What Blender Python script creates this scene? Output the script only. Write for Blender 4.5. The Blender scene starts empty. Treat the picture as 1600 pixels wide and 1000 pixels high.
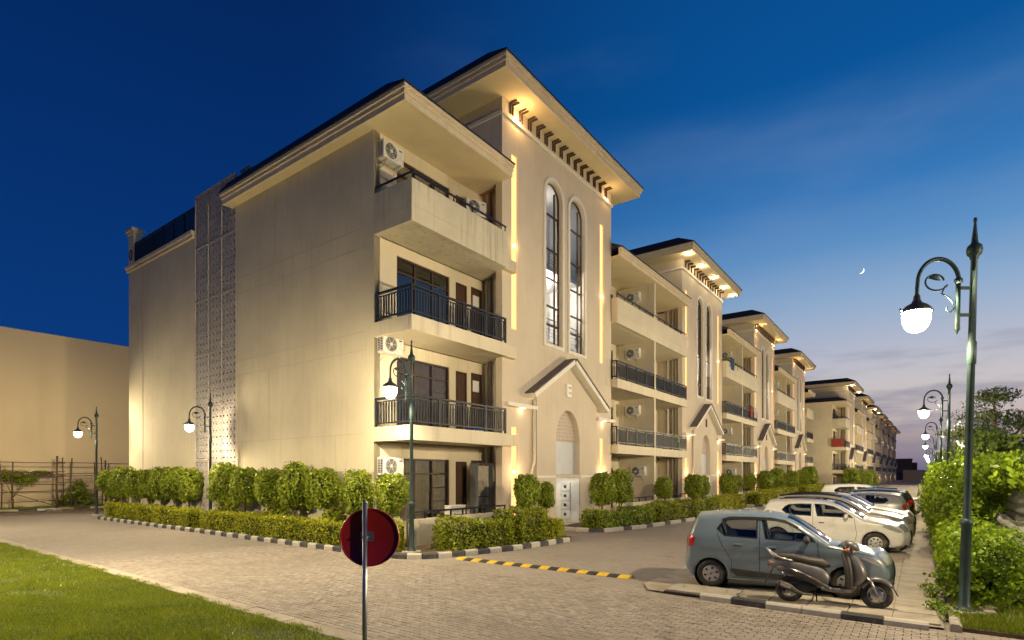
import bpy, math, random
import numpy as np
from mathutils import Vector, Matrix
from mathutils.geometry import delaunay_2d_cdt
R = math.radians
sc = bpy.context.scene
col = sc.collection

# ---------------------------------------------------------------- camera
YAW = 36.38
cam_d = bpy.data.cameras.new('camera')
cam_d.sensor_width = 36.0
cam_d.lens = 866 / 1600 * 36
cam_d.shift_y = 0.15
cam_d.clip_start = 0.05
cam_d.clip_end = 5000
cam = bpy.data.objects.new('camera', cam_d)
cam.location = (0, 0, 2.3)
cam.rotation_euler = (R(90), 0, R(YAW - 90))
col.objects.link(cam)
sc.camera = cam

# ---------------------------------------------------------------- world: twilight sky
world = bpy.data.worlds.new('World')
sc.world = world
world.use_nodes = True
wt = world.node_tree
wt.nodes.clear()
def WN(t, **k):
    n = wt.nodes.new(t)
    for a, b in k.items():
        setattr(n, a, b)
    return n
def wl(a, b):
    wt.links.new(a, b)
SUNSET = R(-14)          # world azimuth of the afterglow
geo = WN('ShaderNodeTexCoord')
sep = WN('ShaderNodeSeparateXYZ'); wl(geo.outputs['Generated'], sep.inputs[0])
def wmath(op, a, b=None, clamp=False):
    n = WN('ShaderNodeMath', operation=op, use_clamp=clamp)
    for i, v in enumerate((a, b)):
        if v is None:
            continue
        if isinstance(v, (int, float)):
            n.inputs[i].default_value = v
        else:
            wl(v, n.inputs[i])
    return n.outputs[0]
elev = wmath('DIVIDE', wmath('ARCSINE', sep.outputs[2]), math.pi / 2)       # 0 horizon .. 1 zenith
elev = wmath('MAXIMUM', elev, 0.0)
dotp = wmath('ADD', wmath('MULTIPLY', sep.outputs[0], math.cos(SUNSET)), wmath('MULTIPLY', sep.outputs[1], math.sin(SUNSET)))
hor = wmath('SQRT', wmath('ADD', wmath('ADD', wmath('MULTIPLY', sep.outputs[0], sep.outputs[0]), wmath('MULTIPLY', sep.outputs[1], sep.outputs[1])), 1e-5))
azf = wmath('DIVIDE', dotp, hor)
def wramp(fac, stops):
    n = WN('ShaderNodeValToRGB')
    el = n.color_ramp.elements
    while len(el) < len(stops):
        el.new(0.5)
    for e, (p, c) in zip(el, stops):
        e.position = p
        e.color = (*c, 1)
    wl(fac, n.inputs[0])
    return n.outputs[0]
cold = wramp(elev, [(0, (.002, .036, .165)), (.12, (.001, .029, .145)), (.30, (.0004, .020, .108)), (.48, (.0004, .0125, .073)), (1, (.001, .008, .055))])
warm = wramp(elev, [(0, (.10, .09, .17)), (.03, (.27, .215, .235)), (.055, (.41, .35, .345)), (.085, (.43, .40, .41)), (.12, (.35, .37, .45)), (.167, (.205, .31, .46)), (.215, (.085, .215, .42)), (.264, (.028, .14, .36)), (.36, (.001, .066, .235)), (.6, (.001, .03, .15)), (1, (.001, .010, .065))])
azm = WN('ShaderNodeMapRange', interpolation_type='SMOOTHSTEP')
wl(azf, azm.inputs[0])
azm.inputs[1].default_value = 0.28; azm.inputs[2].default_value = 1.0
mixs = WN('ShaderNodeMix', data_type='RGBA'); wl(azm.outputs[0], mixs.inputs[0]); wl(cold, mixs.inputs[6]); wl(warm, mixs.inputs[7])
# thin streaky clouds, stronger near the horizon
mp = WN('ShaderNodeMapping'); mp.inputs['Scale'].default_value = (2.2, 2.2, 15.0); wl(geo.outputs['Generated'], mp.inputs[0])
nz = WN('ShaderNodeTexNoise'); nz.inputs['Scale'].default_value = 2.1; nz.inputs['Detail'].default_value = 7; nz.inputs['Roughness'].default_value = .55
wl(mp.outputs[0], nz.inputs['Vector'])
cl = WN('ShaderNodeMapRange', interpolation_type='SMOOTHSTEP'); wl(nz.outputs[0], cl.inputs[0]); cl.inputs[1].default_value = .47; cl.inputs[2].default_value = .68
low = WN('ShaderNodeMapRange', interpolation_type='SMOOTHSTEP'); wl(elev, low.inputs[0]); low.inputs[1].default_value = .20; low.inputs[2].default_value = .02
low.inputs[3].default_value = .0; low.inputs[4].default_value = 1.0
cf = wmath('MULTIPLY', wmath('MULTIPLY', wmath('MULTIPLY', cl.outputs[0], low.outputs[0]), azm.outputs[0]), .75, True)
mixc = WN('ShaderNodeMix', data_type='RGBA'); wl(cf, mixc.inputs[0]); wl(mixs.outputs[2], mixc.inputs[6]); mixc.inputs[7].default_value = (.165, .165, .235, 1)
nz2 = WN('ShaderNodeTexNoise'); nz2.inputs['Scale'].default_value = 1.3; nz2.inputs['Detail'].default_value = 6
mp2 = WN('ShaderNodeMapping'); mp2.inputs['Scale'].default_value = (1.5, 1.5, 6.0); mp2.inputs['Location'].default_value = (3.1, 1.7, .4); wl(geo.outputs['Generated'], mp2.inputs[0]); wl(mp2.outputs[0], nz2.inputs['Vector'])
cl2 = WN('ShaderNodeMapRange', interpolation_type='SMOOTHSTEP'); wl(nz2.outputs[0], cl2.inputs[0]); cl2.inputs[1].default_value = .50; cl2.inputs[2].default_value = .80
cl2.inputs[3].default_value = 0.0; cl2.inputs[4].default_value = .16
mixd = WN('ShaderNodeMix', data_type='RGBA'); wl(wmath('MULTIPLY', cl2.outputs[0], azm.outputs[0]), mixd.inputs[0]); wl(mixc.outputs[2], mixd.inputs[6]); mixd.inputs[7].default_value = (.22, .28, .42, 1)
sky = WN('ShaderNodeTexSky', sky_type='NISHITA'); sky.sun_disc = False
sky.sun_elevation = R(-3.0); sky.sun_rotation = R(90) - SUNSET
addn = WN('ShaderNodeMix', data_type='RGBA', blend_type='ADD'); addn.inputs[0].default_value = .02
wl(mixd.outputs[2], addn.inputs[6]); wl(sky.outputs[0], addn.inputs[7])
bg = WN('ShaderNodeBackground'); bg.inputs[1].default_value = 1.0
wl(addn.outputs[2], bg.inputs[0])
wo = WN('ShaderNodeOutputWorld'); wl(bg.outputs[0], wo.inputs[0])

# weak last daylight from the sunset side
sun_d = bpy.data.lights.new('sun', 'SUN'); sun_d.energy = .05; sun_d.angle = R(25); sun_d.color = (1, .75, .65)
sun = bpy.data.objects.new('sun', sun_d); col.objects.link(sun)
sun.rotation_euler = (R(82), 0, SUNSET + R(90))
sun.location = (0, 0, 60)

vs = sc.view_settings
sc.display_settings.display_device = 'sRGB'
vs.view_transform = 'Standard'; vs.look = 'None'; vs.exposure = 0.40; vs.gamma = 1.0; vs.use_curve_mapping = False
cy = sc.cycles
cy.use_denoising = True
cy.max_bounces = 6; cy.diffuse_bounces = 3; cy.glossy_bounces = 3; cy.transmission_bounces = 4; cy.transparent_max_bounces = 12
cy.caustics_reflective = False; cy.caustics_refractive = False
cy.sample_clamp_indirect = 4.0
cy.sample_clamp_direct = 0.0

# ---------------------------------------------------------------- materials
MATS = {}
def pm(name, c, rough=.6, var=.12, scale=2.5, bump=0.0, bscale=60, metal=0.0, spec=.4, coat=0.0, streak=0.0, c2=None, c2s=.6, c2t=(.52, .68), island=0.0, world=False, c3=None):
    m = bpy.data.materials.new(name); m.use_nodes = True
    nt = m.node_tree; b = nt.nodes['Principled BSDF']
    def N(t, **k):
        n = nt.nodes.new(t)
        for a, v in k.items():
            setattr(n, a, v)
        return n
    L = nt.links.new
    tc = N('ShaderNodeTexCoord')
    CO = N('ShaderNodeNewGeometry').outputs['Position'] if world else tc.outputs['Object']
    b.inputs['Roughness'].default_value = rough
    b.inputs['Metallic'].default_value = metal
    b.inputs['Specular IOR Level'].default_value = spec
    b.inputs['Coat Weight'].default_value = coat
    b.inputs['Coat Roughness'].default_value = .06
    nz = N('ShaderNodeTexNoise'); nz.inputs['Scale'].default_value = scale; nz.inputs['Detail'].default_value = 6; nz.inputs['Roughness'].default_value = .6
    L(CO, nz.inputs['Vector'])
    mx = N('ShaderNodeMix', data_type='RGBA')
    mr = N('ShaderNodeMapRange'); mr.inputs[1].default_value = .3; mr.inputs[2].default_value = .7
    L(nz.outputs[0], mr.inputs[0]); L(mr.outputs[0], mx.inputs[0])
    mx.inputs[6].default_value = (*[v * (1 - var) for v in c], 1)
    mx.inputs[7].default_value = (*[min(.95, v * (1 + var)) for v in c], 1)
    out = mx.outputs[2]
    if c2:
        n2 = N('ShaderNodeTexNoise'); n2.inputs['Scale'].default_value = c2s; n2.inputs['Detail'].default_value = 8; n2.inputs['Roughness'].default_value = .65
        L(CO, n2.inputs['Vector'])
        r2 = N('ShaderNodeMapRange', interpolation_type='SMOOTHSTEP'); r2.inputs[1].default_value = c2t[0]; r2.inputs[2].default_value = c2t[1]
        L(n2.outputs[0], r2.inputs[0])
        m2 = N('ShaderNodeMix', data_type='RGBA'); L(r2.outputs[0], m2.inputs[0]); L(out, m2.inputs[6]); m2.inputs[7].default_value = (*c2, 1)
        out = m2.outputs[2]
    if c3:
        n4 = N('ShaderNodeTexNoise'); n4.inputs['Scale'].default_value = c3[1]; n4.inputs['Detail'].default_value = 7; n4.inputs['Roughness'].default_value = .7; L(CO, n4.inputs['Vector'])
        r4 = N('ShaderNodeMapRange', interpolation_type='SMOOTHSTEP'); r4.inputs[1].default_value = .55; r4.inputs[2].default_value = .75; r4.inputs[4].default_value = c3[2]; L(n4.outputs[0], r4.inputs[0])
        m4 = N('ShaderNodeMix', data_type='RGBA'); L(r4.outputs[0], m4.inputs[0]); L(out, m4.inputs[6]); m4.inputs[7].default_value = (*c3[0], 1); out = m4.outputs[2]
    if streak:
        mpn = N('ShaderNodeMapping'); mpn.inputs['Scale'].default_value = (3.5, 3.5, .18); L(tc.outputs['Object'], mpn.inputs[0])
        n3 = N('ShaderNodeTexNoise'); n3.inputs['Scale'].default_value = 2; n3.inputs['Detail'].default_value = 5; L(mpn.outputs[0], n3.inputs['Vector'])
        r3 = N('ShaderNodeMapRange', interpolation_type='SMOOTHSTEP'); r3.inputs[1].default_value = .5; r3.inputs[2].default_value = .75; r3.inputs[4].default_value = streak
        L(n3.outputs[0], r3.inputs[0])
        m3 = N('ShaderNodeMix', data_type='RGBA'); L(r3.outputs[0], m3.inputs[0]); L(out, m3.inputs[6]); m3.inputs[7].default_value = (.13, .13, .085, 1)
        out = m3.outputs[2]
    if island:
        g = N('ShaderNodeNewGeometry')
        mi = N('ShaderNodeMapRange'); mi.inputs[3].default_value = 1 - island; mi.inputs[4].default_value = 1 + island
        L(g.outputs['Random Per Island'], mi.inputs[0])
        hs = N('ShaderNodeHueSaturation'); L(mi.outputs[0], hs.inputs['Value']); L(out, hs.inputs['Color']); out = hs.outputs[0]
    L(out, b.inputs['Base Color'])
    if bump:
        nb = N('ShaderNodeTexNoise'); nb.inputs['Scale'].default_value = bscale; nb.inputs['Detail'].default_value = 4
        L(CO, nb.inputs['Vector'])
        bp = N('ShaderNodeBump'); bp.inputs['Strength'].default_value = bump; bp.inputs['Distance'].default_value = .01
        L(nb.outputs[0], bp.inputs['Height']); L(bp.outputs[0], b.inputs['Normal'])
    MATS[name] = m
    return m
def emit(name, c, s):
    m = bpy.data.materials.new(name); m.use_nodes = True; nt = m.node_tree; nt.nodes.clear()
    e = nt.nodes.new('ShaderNodeEmission'); e.inputs[0].default_value = (*c, 1); e.inputs[1].default_value = s
    o = nt.nodes.new('ShaderNodeOutputMaterial'); nt.links.new(e.outputs[0], o.inputs[0]); MATS[name] = m; return m
def globe_mat(name, c, s):
    """clear bowl that glows: lets the bulb's light through"""
    m = bpy.data.materials.new(name); m.use_nodes = True; nt = m.node_tree; nt.nodes.clear()
    e = nt.nodes.new('ShaderNodeEmission'); e.inputs[0].default_value = (*c, 1); e.inputs[1].default_value = s
    t = nt.nodes.new('ShaderNodeBsdfTransparent')
    a = nt.nodes.new('ShaderNodeAddShader'); nt.links.new(e.outputs[0], a.inputs[0]); nt.links.new(t.outputs[0], a.inputs[1])
    o = nt.nodes.new('ShaderNodeOutputMaterial'); nt.links.new(a.outputs[0], o.inputs[0]); MATS[name] = m; return m
def glass_mat(name, tint, refl=.12):
    m = bpy.data.materials.new(name); m.use_nodes = True; nt = m.node_tree; nt.nodes.clear()
    t = nt.nodes.new('ShaderNodeBsdfTransparent'); t.inputs[0].default_value = (*tint, 1)
    g = nt.nodes.new('ShaderNodeBsdfGlossy'); g.inputs['Roughness'].default_value = .03
    f = nt.nodes.new('ShaderNodeFresnel'); f.inputs[0].default_value = 1.5
    ad = nt.nodes.new('ShaderNodeMath'); ad.operation = 'ADD'; ad.use_clamp = True; ad.inputs[1].default_value = refl; nt.links.new(f.outputs[0], ad.inputs[0])
    x = nt.nodes.new('ShaderNodeMixShader'); nt.links.new(ad.outputs[0], x.inputs[0]); nt.links.new(t.outputs[0], x.inputs[1]); nt.links.new(g.outputs[0], x.inputs[2])
    o = nt.nodes.new('ShaderNodeOutputMaterial'); nt.links.new(x.outputs[0], o.inputs[0]); MATS[name] = m; return m
def leaf_mat(name, a, b, trans=.35):
    m = bpy.data.materials.new(name); m.use_nodes = True; nt = m.node_tree; nt.nodes.clear()
    N = nt.nodes.new; L = nt.links.new
    g = N('ShaderNodeNewGeometry')
    tc = N('ShaderNodeTexCoord'); nz = N('ShaderNodeTexNoise'); nz.inputs['Scale'].default_value = 1.3; L(tc.outputs['Object'], nz.inputs['Vector'])
    ad = N('ShaderNodeMath'); ad.operation = 'ADD'; L(g.outputs['Random Per Island'], ad.inputs[0]); L(nz.outputs[0], ad.inputs[1])
    mr = N('ShaderNodeMapRange'); mr.inputs[1].default_value = .35; mr.inputs[2].default_value = 1.35; L(ad.outputs[0], mr.inputs[0])
    mx = N('ShaderNodeMix'); mx.data_type = 'RGBA'; mx.inputs[6].default_value = (*a, 1); mx.inputs[7].default_value = (*b, 1); L(mr.outputs[0], mx.inputs[0])
    p = N('ShaderNodeBsdfPrincipled'); p.inputs['Roughness'].default_value = .38; p.inputs['Specular IOR Level'].default_value = .45
    L(mx.outputs[2], p.inputs['Base Color'])
    t = N('ShaderNodeBsdfTranslucent'); L(mx.outputs[2], t.inputs[0])
    x = N('ShaderNodeMixShader'); x.inputs[0].default_value = trans; L(p.outputs[0], x.inputs[1]); L(t.outputs[0], x.inputs[2])
    o = N('ShaderNodeOutputMaterial'); L(x.outputs[0], o.inputs[0]); MATS[name] = m; return m

pm('plaster', (.63, .555, .40), .85, .09, .5, .4, 22, streak=.14, c2=(.56, .49, .35), c2s=.4, c2t=(.48, .75))
pm('plaster_smooth', (.64, .565, .42), .8, .07, .7, .15, 40, streak=.18)
pm('plaster_tower', (.61, .52, .40), .85, .07, .6, .25, 30, streak=.10)
pm('plaster_stain', (.55, .50, .38), .85, .12, .8, .35, 25, streak=.38)
pm('trim', (.68, .57, .40), .7, .08, 2, .12, 40, streak=.12)
pm('trim_white', (.74, .70, .62), .65, .06, 3, .08, 50, streak=.10)
pm('groove', (.40, .34, .26), .9, .1, 3)
pm('ridge_tile', (.15, .125, .12), .85, .25, 6, .3, 30)
pm('joint_line', (.52, .455, .33), .9, .1, 3)
pm('soffit', (.64, .54, .34), .8, .06, 1.2, .08, 30, streak=.06)
pm('shingle', (.022, .024, .03), .75, .35, 9, .5, 30)
pm('rail', (.014, .017, .024), .5, .15, 8, spec=.45)
pm('brown_frame', (.060, .036, .026), .45, .2, 6)
pm('brown_door', (.075, .042, .028), .5, .25, 5)
pm('bracket', (.085, .052, .035), .6, .2, 6)
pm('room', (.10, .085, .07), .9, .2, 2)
pm('stair', (.72, .70, .66), .8, .05, 2)
pm('curtain', (.36, .32, .25), .9, .2, 3, .1, 30)
pm('curtain_dark', (.17, .13, .10), .9, .25, 3, .1, 30)
pm('curtain_white', (.66, .64, .60), .9, .1, 3)
pm('notice', (.68, .68, .66), .6, .05, 30)
pm('pipe', (.62, .57, .46), .5, .08, 3)
pm('pipe_dark', (.10, .10, .11), .5, .1, 3)
pm('ac_white', (.66, .65, .62), .45, .06, 4, c2=(.45, .42, .36), c2s=3)
pm('ac_dark', (.03, .03, .035), .5, .2, 9)
pm('screen', (.44, .40, .375), .85, .14, 1.5, .25, 45)
pm('niche_screen', (.60, .50, .43), .8, .1, 4)
pm('panel_grey', (.55, .56, .58), .6, .06, 3)
pm('white_tile', (.80, .79, .74), .5, .03, 3)
pm('meter', (.62, .64, .62), .4, .05, 5)
pm('lamp_iron', (.030, .055, .055), .5, .2, 7, .1, 60, metal=.15, spec=.35)
pm('lamp_cap', (.05, .055, .055), .45, .2, 7)
pm('concrete', (.37, .33, .27), .9, .2, 3, .4, 40)
pm('kerb_white', (.47, .44, .38), .8, .14, 5, .3, 40, c2=(.25, .22, .18), c2s=2.4, c2t=(.50, .72))
pm('kerb_black', (.06, .058, .06), .75, .3, 5, .3, 40, c2=(.22, .20, .16), c2s=2.4, c2t=(.54, .75))
pm('bump_yellow', (.72, .46, .03), .6, .15, 8, .3, 40, c2=(.35, .25, .08), c2s=6, c2t=(.55, .75))
pm('bump_black', (.035, .032, .03), .7, .3, 8, .3, 40, c2=(.2, .16, .12), c2s=5, c2t=(.55, .75))
pm('paver', (.325, .28, .235), .82, .26, 7, .45, 90, island=.13, c2=(.26, .22, .178), c2s=.35, c2t=(.42, .7), world=True, c3=((.13, .11, .09), 1.1, .68))
pm('paver_joint', (.045, .036, .028), .95, .3, 6, .3, 50)
pm('slab', (.38, .33, .26), .88, .18, 2.2, .4, 50, c2=(.28, .23, .17), c2s=.8, world=True, c3=((.15, .12, .09), 1.4, .6))
pm('soil', (.11, .08, .05), .95, .35, 3, .8, 25, c2=(.16, .12, .07), c2s=1)
pm('dirt', (.24, .17, .11), .95, .3, 1.2, .7, 20, c2=(.14, .10, .06), c2s=.9)
pm('lawn_soil', (.045, .06, .015), .95, .3, 1.5, .6, 30, c2=(.075, .085, .02), c2s=.7)
pm('far_ground', (.10, .11, .05), .95, .3, .08)
pm('blank_wall', (.60, .48, .30), .9, .06, .15, .12, 14)
pm('bamboo', (.13, .075, .04), .75, .3, 6, .2, 30)
pm('bark', (.13, .095, .06), .9, .3, 8, .5, 30)
pm('bark_white', (.50, .45, .37), .9, .2, 8, .3, 30)
pm('corrugated', (.40, .40, .385), .55, .2, 2, .2, 40, metal=.35, c2=(.20, .15, .10), c2s=1.6, c2t=(.55, .72))
pm('sign_red', (.36, .014, .014), .32, .15, 3, spec=.5)
pm('steel', (.42, .41, .40), .34, .12, 10, metal=.85)
pm('brick_far', (.15, .085, .06), .9, .25, 3)
pm('beige_far', (.42, .35, .26), .9, .15, 1)
pm('blue_tub', (.02, .05, .30), .4)
pm('paint_blue', (.14, .185, .225), .33, .05, 1.5, spec=.5, coat=.6, c2=(.17, .18, .17), c2s=2.2, c2t=(.50, .9))
pm('paint_white', (.63, .62, .58), .38, .04, 1.5, spec=.5, coat=.5, c2=(.45, .41, .33), c2s=1.8, c2t=(.45, .9))
pm('paint_silver', (.42, .42, .40), .32, .04, 1.5, metal=.35, spec=.5, coat=.5)
pm('paint_beige', (.46, .42, .34), .34, .04, 1.5, spec=.5, coat=.5)
pm('paint_black', (.012, .012, .014), .25, .1, 2, spec=.5, coat=.7)
pm('roof_black', (.008, .008, .011), .9, .1, 2, spec=.05)
pm('black_plastic', (.016, .016, .017), .5, .2, 6)
pm('grey_plastic', (.05, .05, .05), .55, .2, 6)
pm('tyre', (.030, .028, .026), .85, .25, 8, .3, 60, c2=(.15, .12, .085), c2s=6, c2t=(.46, .7))
pm('hubcap', (.44, .43, .40), .4, .12, 8, metal=.25, c2=(.28, .23, .16), c2s=7)
pm('chrome', (.6, .6, .6), .15, .05, 5, metal=1)
pm('lamp_red', (.45, .015, .012), .15, .1, 6, coat=.6)
pm('lamp_clear', (.52, .53, .52), .12, .2, 16, metal=.55, coat=.8)
pm('lamp_amber', (.75, .19, .02), .25)
pm('seat_dark', (.022, .022, .025), .85)
pm('plate', (.62, .62, .58), .5, .05)
pm('scooter_grey', (.155, .148, .140), .38, .1, 4, metal=.35, spec=.5, coat=.35, c2=(.18, .158, .13), c2s=5)
pm('scooter_dark', (.06, .053, .047), .48, .2, 6, c2=(.12, .10, .075), c2s=4)
pm('scooter_seat', (.085, .072, .060), .52, .15, 5, .1, 60)
pm('litter', (.55, .53, .5), .8)
pm('pot', (.25, .10, .05), .7)
pm('cloth_red', (.30, .05, .04), .9)
pm('cloth_blue', (.04, .08, .22), .9)
pm('cloth_light', (.5, .48, .45), .9)
leaf_mat('leaf_ficus', (.030, .060, .008), (.40, .48, .038), .38)  # lamplit speckle and dark gaps put into the leaf tone range
leaf_mat('leaf_hedge', (.12, .155, .010), (.56, .56, .03), .42)  # lit and shaded leaf contrast put into the hedge tones too
leaf_mat('leaf_shrub', (.05, .085, .010), (.44, .47, .036), .42)
leaf_mat('leaf_weed', (.06, .13, .010), (.36, .50, .03), .45)
leaf_mat('leaf_tree', (.06, .11, .018), (.16, .23, .035), .35)
leaf_mat('leaf_far', (.075, .105, .045), (.15, .19, .075), .35)
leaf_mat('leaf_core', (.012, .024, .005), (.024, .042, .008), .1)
leaf_mat('blade', (.07, .125, .006), (.29, .33, .02), .35)
emit('led', (1, .44, .15), 2.0)
emit('led_hot', (1, .72, .42), 6)
emit('downlight', (1, .82, .52), 40)
emit('bulb_cool', (.9, .95, 1), 6)
emit('ember', (1, .35, .06), 3)
emit('moonlight', (1, .98, .92), 1.3)
globe_mat('globe', (1, .90, .72), 5.0)
glass_mat('glass', (.80, .80, .78), .05)
glass_mat('glass_dark', (.22, .22, .22), .10)
glass_mat('car_glass', (.80, .83, .80), .05)

# ---------------------------------------------------------------- mesh helpers
class MB:
    def __init__(s):
        s.v = []; s.f = []; s.smooth = []
    def add(s, verts, faces, smooth=False):
        o = len(s.v)
        s.v += [tuple(p) for p in verts]
        s.f += [tuple(i + o for i in f) for f in faces]
        s.smooth += [smooth] * len(faces)
        return s
    def box(s, x0, x1, y0, y1, z0, z1):
        v = [(x, y, z) for z in (z0, z1) for y in (y0, y1) for x in (x0, x1)]
        return s.add(v, [(0, 2, 3, 1), (4, 5, 7, 6), (0, 1, 5, 4), (2, 6, 7, 3), (0, 4, 6, 2), (1, 3, 7, 5)])
    def obox(s, M, a, b, c):
        v = [M @ Vector((x * a / 2, y * b / 2, z * c / 2)) for z in (-1, 1) for y in (-1, 1) for x in (-1, 1)]
        return s.add(v, [(0, 2, 3, 1), (4, 5, 7, 6), (0, 1, 5, 4), (2, 6, 7, 3), (0, 4, 6, 2), (1, 3, 7, 5)])
    def bar(s, p, q, w, h):
        p = Vector(p); q = Vector(q); d = q - p; L = d.length
        return s.obox(Matrix.Translation((p + q) / 2) @ d.to_track_quat('X', 'Z').to_matrix().to_4x4(), L, w, h)
    def tube(s, pts, rad, n=8, cap=True, smooth=True):
        pts = [Vector(p) for p in pts]
        if not hasattr(rad, '__len__'):
            rad = [rad] * len(pts)
        rings = []; up = None
        for i, p in enumerate(pts):
            t = (pts[min(i + 1, len(pts) - 1)] - pts[max(i - 1, 0)]).normalized()
            if up is None:
                up = Vector((0, 0, 1)) if abs(t.z) < .9 else Vector((1, 0, 0))
            a = t.cross(up)
            if a.length < 1e-5:
                a = t.orthogonal()
            a.normalize(); b = a.cross(t).normalized(); up = b
            rings.append([p + (a * math.cos(k * 2 * math.pi / n) + b * math.sin(k * 2 * math.pi / n)) * rad[i] for k in range(n)])
        v = [q for r in rings for q in r]; f = []
        for i in range(len(rings) - 1):
            for k in range(n):
                f.append((i * n + k, i * n + (k + 1) % n, (i + 1) * n + (k + 1) % n, (i + 1) * n + k))
        if cap:
            f.append(tuple(range(n - 1, -1, -1))); f.append(tuple((len(rings) - 1) * n + k for k in range(n)))
        return s.add(v, f, smooth)
    def lathe(s, prof, n=16, c=(0, 0, 0), axis='Z', smooth=True):
        v = []; f = []
        for r, z in prof:
            for k in range(n):
                a = 2 * math.pi * k / n
                if axis == 'Z':
                    v.append((c[0] + r * math.cos(a), c[1] + r * math.sin(a), c[2] + z))
                else:
                    v.append((c[0] + r * math.cos(a), c[1] + z, c[2] + r * math.sin(a)))
        for i in range(len(prof) - 1):
            for k in range(n):
                f.append((i * n + k, i * n + (k + 1) % n, (i + 1) * n + (k + 1) % n, (i + 1) * n + k))
        return s.add(v, f, smooth)
    def prism(s, poly, z0, z1):
        """poly of (x, y), extruded in z"""
        n = len(poly)
        v = [(x, y, z0) for x, y in poly] + [(x, y, z1) for x, y in poly]
        f = [tuple(range(n - 1, -1, -1)), tuple(range(n, 2 * n))] + [(i, (i + 1) % n, n + (i + 1) % n, n + i) for i in range(n)]
        return s.add(v, f)
    def prism_y(s, poly, y0, y1):
        """poly of (x, z), extruded along y"""
        n = len(poly)
        v = [(x, y0, z) for x, z in poly] + [(x, y1, z) for x, z in poly]
        f = [tuple(range(n)), tuple(range(2 * n - 1, n - 1, -1))] + [((i + 1) % n, i, n + i, n + (i + 1) % n) for i in range(n)]
        return s.add(v, f)
    def prism_x(s, poly, x0, x1):
        """poly of (y, z), extruded along x"""
        n = len(poly)
        v = [(x0, y, z) for y, z in poly] + [(x1, y, z) for y, z in poly]
        f = [tuple(range(n)), tuple(range(2 * n - 1, n - 1, -1))] + [((i + 1) % n, i, n + i, n + (i + 1) % n) for i in range(n)]
        return s.add(v, f)
    def loft(s, rings, cap=True, smooth=True):
        n = len(rings[0]); v = [p for r in rings for p in r]; f = []
        for i in range(len(rings) - 1):
            for k in range(n):
                f.append((i * n + k, i * n + (k + 1) % n, (i + 1) * n + (k + 1) % n, (i + 1) * n + k))
        if cap:
            f.append(tuple(range(n - 1, -1, -1))); f.append(tuple((len(rings) - 1) * n + k for k in range(n)))
        return s.add(v, f, smooth)
    def mesh(s, name):
        me = bpy.data.meshes.new(name)
        me.from_pydata(s.v, [], s.f)
        me.polygons.foreach_set('use_smooth', s.smooth)
        me.update()
        return me
    def build(s, name, mat, parent=None, bevel=0, fix=False):
        me = s.mesh(name)
        if fix:
            import bmesh
            bm = bmesh.new(); bm.from_mesh(me); bmesh.ops.remove_doubles(bm, verts=bm.verts, dist=1e-5); bmesh.ops.recalc_face_normals(bm, faces=bm.faces); bm.to_mesh(me); bm.free()
        me.materials.append(MATS[mat])
        return ob(name, me, parent, bevel)
def ob(name, me, parent=None, bevel=0):
    o = bpy.data.objects.new(name, me); col.objects.link(o)
    if parent is not None:
        o.parent = parent
    if bevel:
        b = o.modifiers.new('bevel', 'BEVEL'); b.width = bevel; b.segments = 2; b.limit_method = 'ANGLE'; b.angle_limit = R(40)
    return o
def tag(o, label=None, cat=None, group=None, kind=None):
    if label: o['label'] = label
    if cat: o['category'] = cat
    if group: o['group'] = group
    if kind: o['kind'] = kind
    return o
def thing(name, label, cat, loc=(0, 0, 0), rz=0, group=None):
    o = bpy.data.objects.new(name, None); col.objects.link(o)
    o.empty_display_size = .2
    o.location = loc; o.rotation_euler = (0, 0, rz)
    return tag(o, label, cat, group)
def copy_tree(o, parent=None):
    c = o.copy(); col.objects.link(c)
    if parent is not None:
        c.parent = parent
    for ch in list(o.children):
        copy_tree(ch, c)
    return c
def inside(p, poly):
    x, y = p; r = False; j = len(poly) - 1
    for i in range(len(poly)):
        xi, yi = poly[i]; xj, yj = poly[j]
        if (yi > y) != (yj > y) and x < (xj - xi) * (y - yi) / (yj - yi) + xi:
            r = not r
        j = i
    return r
def cdt(polys, extra=()):
    """triangulate constrained polygons; returns verts, tris"""
    V = []; E = []
    for p in polys:
        o = len(V); V += [Vector(q) for q in p]; E += [(o + i, o + (i + 1) % len(p)) for i in range(len(p))]
    V += [Vector(q) for q in extra]
    r = delaunay_2d_cdt(V, E, [], 0, 1e-5)
    return [(v.x, v.y) for v in r[0]], [tuple(f) for f in r[2]]
def holed(mb, outline, holes, P, depth=None, flip=False):
    vs_, ts = cdt([outline] + holes)
    keep = []
    for t in ts:
        c = (sum(vs_[i][0] for i in t) / 3, sum(vs_[i][1] for i in t) / 3)
        if inside(c, outline) and not any(inside(c, h) for h in holes):
            keep.append(t if not flip else t[::-1])
    mb.add([P(u, z) for u, z in vs_], keep)
    if depth is not None:
        D = Vector(depth)
        for h in holes:
            n = len(h)
            a = [Vector(P(u, z)) for u, z in h]
            mb.add(a + [p + D for p in a], [(i, (i + 1) % n, n + (i + 1) % n, n + i) for i in range(n)])
    return mb
def filled(mb, outline, P):
    return holed(mb, outline, [], P)
def arch(x0, x1, z0, z1, n=10, point=1.0):
    """arched outline: straight sides then a (slightly pointed) head"""
    r = (x1 - x0) / 2; cx = (x0 + x1) / 2; zs = z1 - r * point
    return [(x0, z0), (x1, z0)] + [(cx + r * math.cos(math.pi * i / n), zs + r * point * math.sin(math.pi * i / n)) for i in range(n + 1)]
def rect(x0, x1, z0, z1):
    return [(x0, z0), (x1, z0), (x1, z1), (x0, z1)]
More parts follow.
